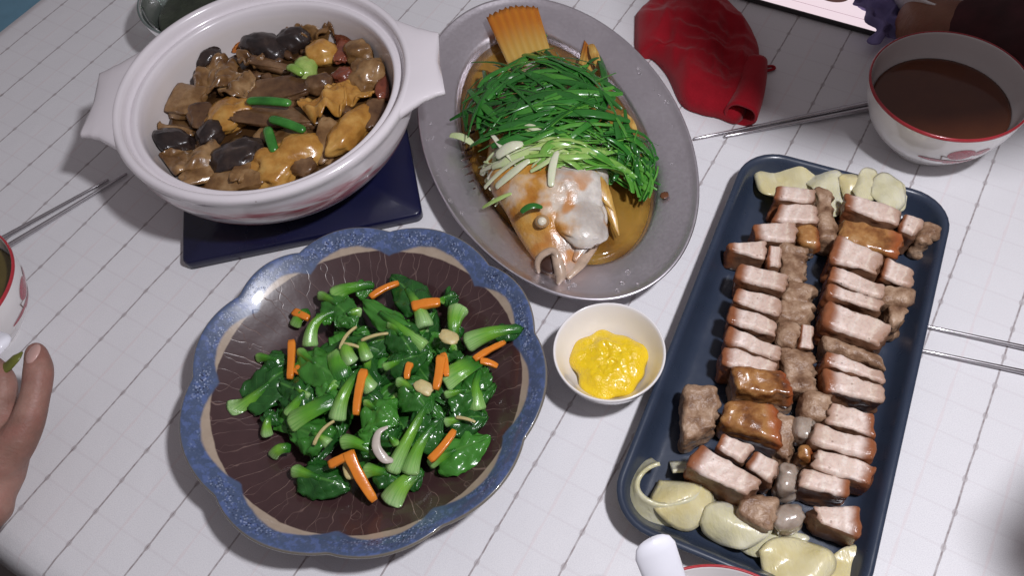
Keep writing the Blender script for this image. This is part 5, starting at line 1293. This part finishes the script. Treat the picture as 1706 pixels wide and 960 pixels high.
    for a, b, w_, z0, z1, l in (((985, 288), (1022, 350), .0062, .046, .034, 'wide golden ginger slice below the scallion heap beside the gill'), ((1005, 312), (1031, 392), .0036, .040, .024, 'long pointed ginger strip beside the gill'), ((1040, 190), (1062, 222), .0035, .026, .026, 'ginger strip at the heap edge by the steel rim'), ((985, 75), (1000, 122), .0042, .030, .030, 'reddish ginger slice standing beyond the heap near the tail')):
        V, F = tube(arc(at(*a, z0), at(*b, z1), .001, 14), [w_ * .7, w_, w_ * .8, w_ * .12], 12, .3); tag(mk('ginger_strip', V, F, gi.m), l, 'ginger', 'ginger strips round the fish')
    # droplets and one sauce spot on the steel rim
    wt = Mat('water_drop', .03, trans=.9, ior=1.33); wt.color((.9, .88, .88)); mb = MB()
    for i in range(70):
        side = random.random()
        if side < .62: px = (random.gauss(1092, 20), random.uniform(60, 330))
        elif side < .9: px = (random.gauss(738, 14), random.uniform(120, 360))
        else: px = (random.uniform(900, 1100), random.uniform(440, 490))
        p = at(*px, .0235); d = p[:2] - PT_C[:2]; u = d @ np.array([math.cos(PT_A), math.sin(PT_A)]); v = d @ np.array([-math.sin(PT_A), math.cos(PT_A)])
        e = math.hypot(u / .17, v / .104)
        if not (.81 < e < .96): continue
        zz = np.interp(e, [.79, .88, .96], [.0206, .0232, .0262]); s = random.uniform(.0010, .0026)
        V, F = ico(2); V = V * [s * random.uniform(.7, 1.5), s, s * .45]; V = V @ np.array(Matrix.Rotation(random.random() * 3, 3, 'Z')).T; V = V + [p[0], p[1], zz]; mb.add(V, F)
    tag(mk('water_droplets', mb.V, mb.F, wt.m), 'clear droplets scattered on the steel platter rim', 'droplets', kind='stuff')
    p = at(1107, 325, .0238); V, F = blob(p, (.0034, .0030, .0008), .4, .25, 2, 3); tag(mk('sauce_spot', V, F, simple('sauce_brown', (.13, .05, .02), .2, coat=.3)), 'small brown sauce spot on the steel platter rim', 'sauce')
scallions()

# ================================================================== THINGS ROUND THE DISHES
def red_cloth():
    m = Mat('red_cotton', .85, spec=.2); o = m.tc(); n = m.noise(o, 40, 4)
    m.color(m.mix(n, (.25, .004, .012), (.40, .007, .018))); wv = m.noise(o, 900, 2); m.bump(m.math('ADD', wv, m.math('MULTIPLY', n, 2.0)), .5, .001); m.b.inputs['Sheen Weight'].default_value = .15
    out = [(1058, 22), (1072, 6), (1100, -12), (1150, -22), (1200, -8), (1232, 20), (1252, 48), (1266, 84), (1262, 116), (1252, 150), (1242, 186), (1226, 200), (1196, 190), (1168, 184), (1136, 168), (1112, 120), (1086, 92), (1060, 84)]
    P = np.array([at(*p, .006) for p in out]); n = 120; ring = catmull(np.vstack([P, P[:1]]), n + 1)[:-1]; c = P.mean(0) + [.004, -.002, 0]
    V = []; F = []; K = 34
    for i in range(K):
        k = (i + .03) / (K - 1 + .03)
        for j, p in enumerate(ring):
            q = c + (p - c) * k; a = math.atan2(p[1] - c[1], p[0] - c[0])
            e = 1 - k ** 6
            ca, sa = math.cos(.9), math.sin(.9); r1 = (q[0] * ca + q[1] * sa, (-q[0] * sa + q[1] * ca) * .30, 0); r2 = (q[0] * math.cos(-.3) + q[1] * math.sin(-.3), (q[0] * .3 + q[1]) * .35, 0)
            rid = lambda p, f, o: (1 - abs(nz(p, f, o)) * 2.2)
            h = e * (.0085 + .0050 * rid(r1, 30, 3) + .0042 * rid(r2, 44, 9) + .0026 * rid(r1, 78, 5) + .0016 * rid(r2, 120, 2) + .0030 * fnz(q, 22, 8, 2) + .0006 * nz(q, 260, 3))
            q = q + [0, 0, max(.0015, h)]; q[2] = max(.0016, q[2] - .006 + .004 * (1 - k)) if k > .97 else q[2]
            V.append(q)
    for i in range(K - 1):
        for j in range(n): l = (j + 1) % n; F.append((i * n + j, (i + 1) * n + j, (i + 1) * n + l, i * n + l))
    b0 = len(V)
    for p in ring: q = c + (p - c) * .985; V.append((q[0], q[1], .0006))
    for j in range(n): l = (j + 1) % n; F.append(((K - 1) * n + j, b0 + j, b0 + l, (K - 1) * n + l))
    t = thing('red_cloth', 'crumpled red cloth lying beside the steel platter', 'cloth', (c[0], c[1], 0))
    mk('folded_body', V, F, m.m, t)
    # rolled hem with an open end, and the hanging loop
    pts = catmull(np.array([at(1258, 104, .014), at(1254, 130, .013), at(1246, 162, .012), at(1234, 192, .011)]), 20)
    rings = []
    for i, p in enumerate(pts):
        d = pts[min(i + 1, 19)] - pts[max(i - 1, 0)]; d /= np.linalg.norm(d); s = np.cross(d, [0, 0, 1]); s /= np.linalg.norm(s); r = .0075 + .0030 * i / 19
        rings.append([p + s * (r * math.cos(a) * 1.1) + np.array([0, 0, r * math.sin(a)]) * (1 + .08 * math.sin(3 * a + i * .3)) for a in np.linspace(0, 2 * math.pi, 26, endpoint=False)])
    V, F = loft(rings, False, False); V = np.array(V); V[:, 2] = np.maximum(V[:, 2], .001); o = mk('rolled_hem', V, F, m.m, t); q = o.modifiers.new('thick', 'SOLIDIFY'); q.thickness = .0022
    V, F = tube(catmull(np.array([at(1256, 116, .010), at(1270, 112, .006), at(1286, 110, .003), at(1290, 114, .002), at(1276, 118, .003), at(1260, 124, .006)]), 24), .0013, 8); mk('hanging_loop', V, F, m.m, t)
red_cloth()

def tablet():
    a = at(1264, 0, .0055); b = at(1452, 52, .0055); d = b - a; L = np.linalg.norm(d); d /= L; n = np.array([-d[1], d[0], 0])
    a = a - d * .11; L += .122; W = .165
    dark = simple('tablet_case', (.03, .028, .03), .35, bump=.05); t = thing('tablet', 'tablet with a bright pale pink screen lying past the red cloth', 'tablet', tuple(a + d * L / 2 + n * W / 2 - [0, 0, .0055]))
    ctr = a + d * L / 2 + n * W / 2
    rings = [[tuple((ctr + d * x + n * y)[:2]) + (z,) for x, y in rrect(L / 2 + k, W / 2 + k, .006, 5)] for k, z in ((-.001, .0004), (0, .0012), (0, .0046), (-.0006, .0052), (-.0012, .0054))]
    V, F = loft(rings); mk('case', V, F, dark, t)
    sm = Mat('screen_pink', .15); o = sm.tc(); sm.color((.03, .03, .03)); em = sm.b.inputs['Emission Color']; sm.put(em, sm.mix(sm.noise(o, 14, 2), (.93, .74, .80), (.95, .80, .87))); sm.b.inputs['Emission Strength'].default_value = .92
    def quad(name, x0, x1, y0, y1, z, mat, par=t):
        V = [ctr + d * x + n * y + [0, 0, z - ctr[2]] for x, y in ((x0, y0), (x1, y0), (x1, y1), (x0, y1))]; return mk(name, V, [(0, 1, 2, 3)], mat, par, smooth=False)
    sc_ = quad('screen', -L / 2 + .0012, L / 2 - .0012, -W / 2 + .0012, W / 2 - .0012, .00575, sm.m)
    ln = Mat('screen_line', .15); ln.color((.02, .02, .02)); ln.put(ln.b.inputs['Emission Color'], (.62, .42, .50)); ln.b.inputs['Emission Strength'].default_value = .8
    quad('screen_line', -L / 2 + .003, L / 2 - .003, -W / 2 + .0115, -W / 2 + .0122, .00615, ln.m, sc_)
    # brown round picture on the screen
    br = Mat('screen_brown', .15); br.color((.02, .02, .02)); br.put(br.b.inputs['Emission Color'], (.085, .035, .03)); br.b.inputs['Emission Strength'].default_value = 1.0
    c = at(1386, -12, .0062); V = [c + d * (.0165 * math.cos(q)) + n * (.012 * math.sin(q)) for q in np.linspace(0, 2 * math.pi, 40, endpoint=False)]; mk('screen_picture', V, [tuple(range(40))], br.m, sc_, smooth=False)
tablet()

def glass_bowl():
    # clear green glass bowl beyond the clay pot
    gl = Mat('green_glass', .05, trans=.92, ior=1.45); gl.color((.62, .72, .66))
    e = at(243, 42, .052); c = np.array([e[0] + .050, e[1] + .034, 0]); t = thing('glass_bowl', 'clear greenish glass bowl standing behind the clay pot', 'bowl', c)
    prof = [(0, .006), (.03, .0065), (.046, .020), (.0560, .042), (.0585, .0525), (.0600, .0540), (.0612, .0525), (.0590, .041), (.0490, .018), (.032, .003), (.028, 0), (0, .001)]
    V, F = lathe(np.vstack([prof[:1], catmull(np.array(prof[1:-1]), 50), prof[-1:]]), c, 72); mk('body', V, F, gl.m, t)
    rim = simple('glass_rim_edge', (.10, .14, .13), .12, bump=0); V, F = lathe([(.0592, .0535), (.0600, .0548), (.0614, .0535), (.0606, .0522)], c, 72); V = V[:-2]; F = [f for f in F if len(f) == 4]; mk('rim', V, F, rim, t)
    V, F = lathe([(0, .0085), (.029, .009), (.044, .022), (.0500, .034), (.047, .0355), (.02, .037), (0, .037)], c, 60); tag(mk('dark_greens', V, F, simple('dark_greens', (.028, .036, .022), .3, var=.4, scale=80, bump=.6)), 'dark green food in the glass bowl behind the clay pot', 'food')
glass_bowl()

def top_right():
    # white bowl at the far right, past the arm
    p = at(1655, 17, .050); c = np.array([p[0] + .004, p[1] + .062, 0]); t = thing('white_bowl', 'plain white bowl past the arm of the leaning person', 'bowl', c)
    prof = [(0, .006), (.03, .0065), (.046, .018), (.058, .038), (.0625, .0495), (.0640, .0505), (.0650, .0490), (.0600, .035), (.0480, .014), (.034, .003), (.030, 0), (0, .001)]
    V, F = lathe(np.vstack([prof[:1], catmull(np.array(prof[1:-1]), 50), prof[-1:]]), c, 72); mk('body', V, F, white_glaze, t)
    # crumpled lavender napkin by the tablet corner
    nap = simple('lavender_napkin', (.20, .17, .36), .8, var=.25, scale=60, bump=.3); mb = MB()
    V = []; F = []; nu, nv = 40, 26; base = at(1476, 26, .012)
    for i in range(nu):
        for j in range(nv):
            u = -1 + 2 * i / (nu - 1); v = -1 + 2 * j / (nv - 1)
            x = .020 * u * (1 + .15 * math.sin(5 * v)); y = .030 * v * (1 + .12 * math.sin(6 * u))
            z = .010 + .006 * math.sin(6 * u + 2 * v) * (1 - .3 * abs(v)) + .005 * fnz((u, v, 1), 1.8, 2)
            V.append(base + [x + .004 * math.sin(9 * v), y, z - .008])
    for i in range(nu - 1):
        for j in range(nv - 1): F.append((i * nv + j, (i + 1) * nv + j, (i + 1) * nv + j + 1, i * nv + j + 1))
    V = np.array(V); V[:, 2] = np.maximum(V[:, 2], .0125)
    o = mk('napkin', V, F, nap); q = o.modifiers.new('thick', 'SOLIDIFY'); q.thickness = .0015; tag(o, 'crumpled lavender napkin between the tablet corner and the cherry bowl', 'napkin')
top_right()

# ---------------------------------------------------------------- people
def skin_mat(name, a, b):
    m = Mat(name, .48, spec=.35, sss=.12, sssr=(1, .4, .25)); o = m.tc(); n = m.noise(o, 35, 4)
    red = m.smooth(m.noise(o, 48, 3), .45, .68)
    m.color(m.mix(m.math('MULTIPLY', red, .35), m.mix(m.smooth(n, .3, .7), a, b), (b[0] * 1.05, b[1] * .72, b[2] * .75))); cr = m.noise(m.vmath('MULTIPLY', o, (1, 1.6, 1)), 95, 4, .7, 1.2); m.bump(m.math('ADD', m.math('MULTIPLY', m.noise(o, 420, 3), .5), m.math('MULTIPLY', cr, 1.4)), .5, .0010); return m.m
skin = skin_mat('hand_skin', (.22, .115, .088), (.34, .195, .155))
skin2 = skin_mat('arm_skin', (.20, .085, .050), (.27, .125, .08))
nail_m = simple('nail', (.52, .32, .28), .25, var=.05, bump=.02, coat=.3)

def left_person():
    """hand at the left: thumb over the spoon, fingers curled round the bowl, wrist and forearm over the table edge"""
    mb = MB()
    def limb(pts, rad, flat=1.0, n=16): V, F = tube(catmull(np.array(pts), 4 * len(pts)), rad, n, flat); mb.add(V, F)
    A = lambda x, y, z: at(x, y, z)
    # thumb: tip, joint, base
    limb([A(60, 588, .072), A(64, 618, .071), A(58, 662, .066), A(38, 720, .058), A(0, 770, .050)], [.0072, .0094, .0090, .0112, .0150])
    # palm
    limb([A(-6, 690, .052), A(-10, 750, .046), A(-16, 800, .042)], [.0185, .0225, .0205], .85)
    limb([A(-60, 700, .046), A(-52, 770, .042), A(-30, 840, .040)], [.0185, .0225, .0205], .8)
    # fingers leave the palm and curl round the far side of the bowl
    limb([A(-10, 690, .056), A(4, 655, .062), A(0, 628, .066), A(-28, 604, .070), A(-52, 600, .070)], [.0105, .0092, .0085, .0080, .0068])
    limb([A(-50, 690, .046), A(-62, 640, .046), A(-90, 604, .046), A(-112, 592, .050)], [.0105, .0095, .0085, .0070])
    limb([A(-82, 700, .040), A(-104, 650, .036), A(-132, 620, .036), A(-152, 606, .040)], [.0102, .0092, .0082, .0066])
    limb([A(-104, 722, .034), A(-132, 686, .030), A(-156, 660, .030), A(-172, 650, .034)], [.0088, .0080, .0072, .0058])
    # wrist and forearm going off past the table corner
    limb([A(-26, 790, .042), A(-60, 830, .040), A(-130, 900, .036), A(-290, 1040, .030), A(-430, 1180, .022)], [.0230, .0235, .0270, .0345, .0380], .85)
    c = A(-20, 760, 0)
    t = thing('person', 'hand with raised thumb holding a spoon over a bowl beside the flower plate', 'person', tuple(c))
    o = mk('hand', mb.V, mb.F, skin, t); remesh(o, .0020, 8)
    V, F = blob(A(55, 590, .0795), (.0052, .0072, .0016), R(-12), .02, 2, 3, pitch=-.25); mk('thumbnail', V, F, nail_m, o)
    teal = simple('teal_sleeve', (.055, .10, .115), .8, var=.2, scale=60, bump=.3)
    V, F = tube(catmull(np.array([A(-190, 950, .034), A(-290, 1040, .030), A(-430, 1180, .022), A(-600, 1400, .06)]), 20), [.044, .047, .052, .058], 20, .9); mk('sleeve', V, F, teal, t)
    # piece of green vegetable hanging off the spoon
    ol = simple('olive_leaf', (.13, .14, .025), .3, coat=.3, bump=.4); V, F = tube(catmull(np.array([A(-20, 622, .066), A(8, 614, .070), A(26, 598, .074), A(36, 588, .074)]), 16), [.004, .0045, .0035, .0012], 12, .4)
    tag(mk('leaf_scrap', V, F, ol), 'olive green vegetable scrap between the spoon and the thumb', 'vegetable')
left_person()

def right_person():
    """person seated at the right who leans over the table; only the forearm shows; the unseen head, body and raised hand are added for shade"""
    body = MB(); top = MB()
    def limb(mb, pts, rad, flat=1.0, n=18): V, F = tube(catmull(np.array(pts, float), 4 * len(pts)), rad, n, flat); mb.add(V, F)
    head = np.array([.330, -.010, .40])  # unseen head, added and placed to shade the far right corner
    limb(body, [(.62, .05, .31), (.54, .05, .35), (.42, .02, .385)], [.055, .052, .06])                       # neck
    V, F = blob(head, (.098, .078, .105), .1, .03, 1.2, 4, pitch=-.9); body.add(V, F)
    # forearm and hand lying behind the cherry bowl
    hnd = [at(1745, 70, .040), at(1660, 62, .036), at(1600, 48, .034), at(1560, 40, .034)]
    limb(body, [(.66, .30, .08)] + hnd, [.042, .036, .030, .026, .024], .8)
    pk0 = at(1555, 38, .034)
    for k, (x, y) in enumerate(((1508, 18), (1502, 34), (1504, 50), (1514, 64))):
        q = at(x, y, .028 - .002 * k); limb(body, [pk0 + [0, -.006 * (k - 1.5), 0], (pk0 + q) / 2 + [0, -.004 * (k - 1.5), .010], q + [0, 0, -.004]], [.0095, .0088, .0065], 1, 12)
    limb(body, [pk0 + [.01, .012, 0], at(1540, -2, .036), at(1512, -8, .028)], [.0105, .0092, .0068], 1, 12)
    # torso and arms in a dark maroon top
    limb(top, [(.86, .02, -.28), (.82, .03, -.05), (.74, .035, .18), (.64, .03, .30)], [.15, .16, .165, .09], .75)
    limb(top, [(.68, .20, .27), (.72, .30, .12), (.68, .32, .08), at(1790, 66, .045), at(1640, 56, .037)], [.070, .058, .050, .044, .036], .9)
    limb(top, [(.70, -.12, .27), (.74, -.24, .20), (.60, -.29, .22), (.44, -.285, .27)], [.070, .055, .046, .038])  # raised arm and hand out of view, added to shade the near right corner
    limb(body, [(.46, -.285, .265), (.37, -.275, .285), (.325, -.265, .300)], [.030, .027, .030])
    for k in range(4): limb(body, [(.325, -.240 - .015 * k, .303), (.295, -.237 - .016 * k, .312), (.272, -.237 - .016 * k, .302)], [.0095, .0088, .0070], 1, 12)
    limb(body, [(.335, -.232, .295), (.305, -.222, .290), (.285, -.230, .284)], [.0105, .0095, .0070], 1, 12)
    limb(top, [(.68, .20, .27), (.66, .05, .30), (.70, -.12, .27)], [.07, .09, .07])
    t = thing('person', 'leaning person in dark maroon top with a forearm behind the soup bowl, unseen head and raised hand added for shade', 'person', (.80, .03, -.28))
    o = mk('body', body.V, body.F, skin2, t); remesh(o, .004, 6)
    mar = simple('maroon_top', (.050, .012, .014), .8, var=.3, scale=50, bump=.3); o = mk('top', top.V, top.F, mar, t); remesh(o, .007, 6)
    hair = simple('black_hair', (.012, .010, .010), .4, var=.3, scale=200, bump=.5); V, F = blob(head + [.012, 0, .020], (.104, .086, .098), .1, .06, 2, 4, pitch=-.9); mk('hair', V, F, hair, t)
    V, F = blob(head + [-.085, -.006, -.045], (.014, .011, .020), 0, .05, 2, 3, pitch=-.6); mk('nose', V, F, skin2, t)
right_person()
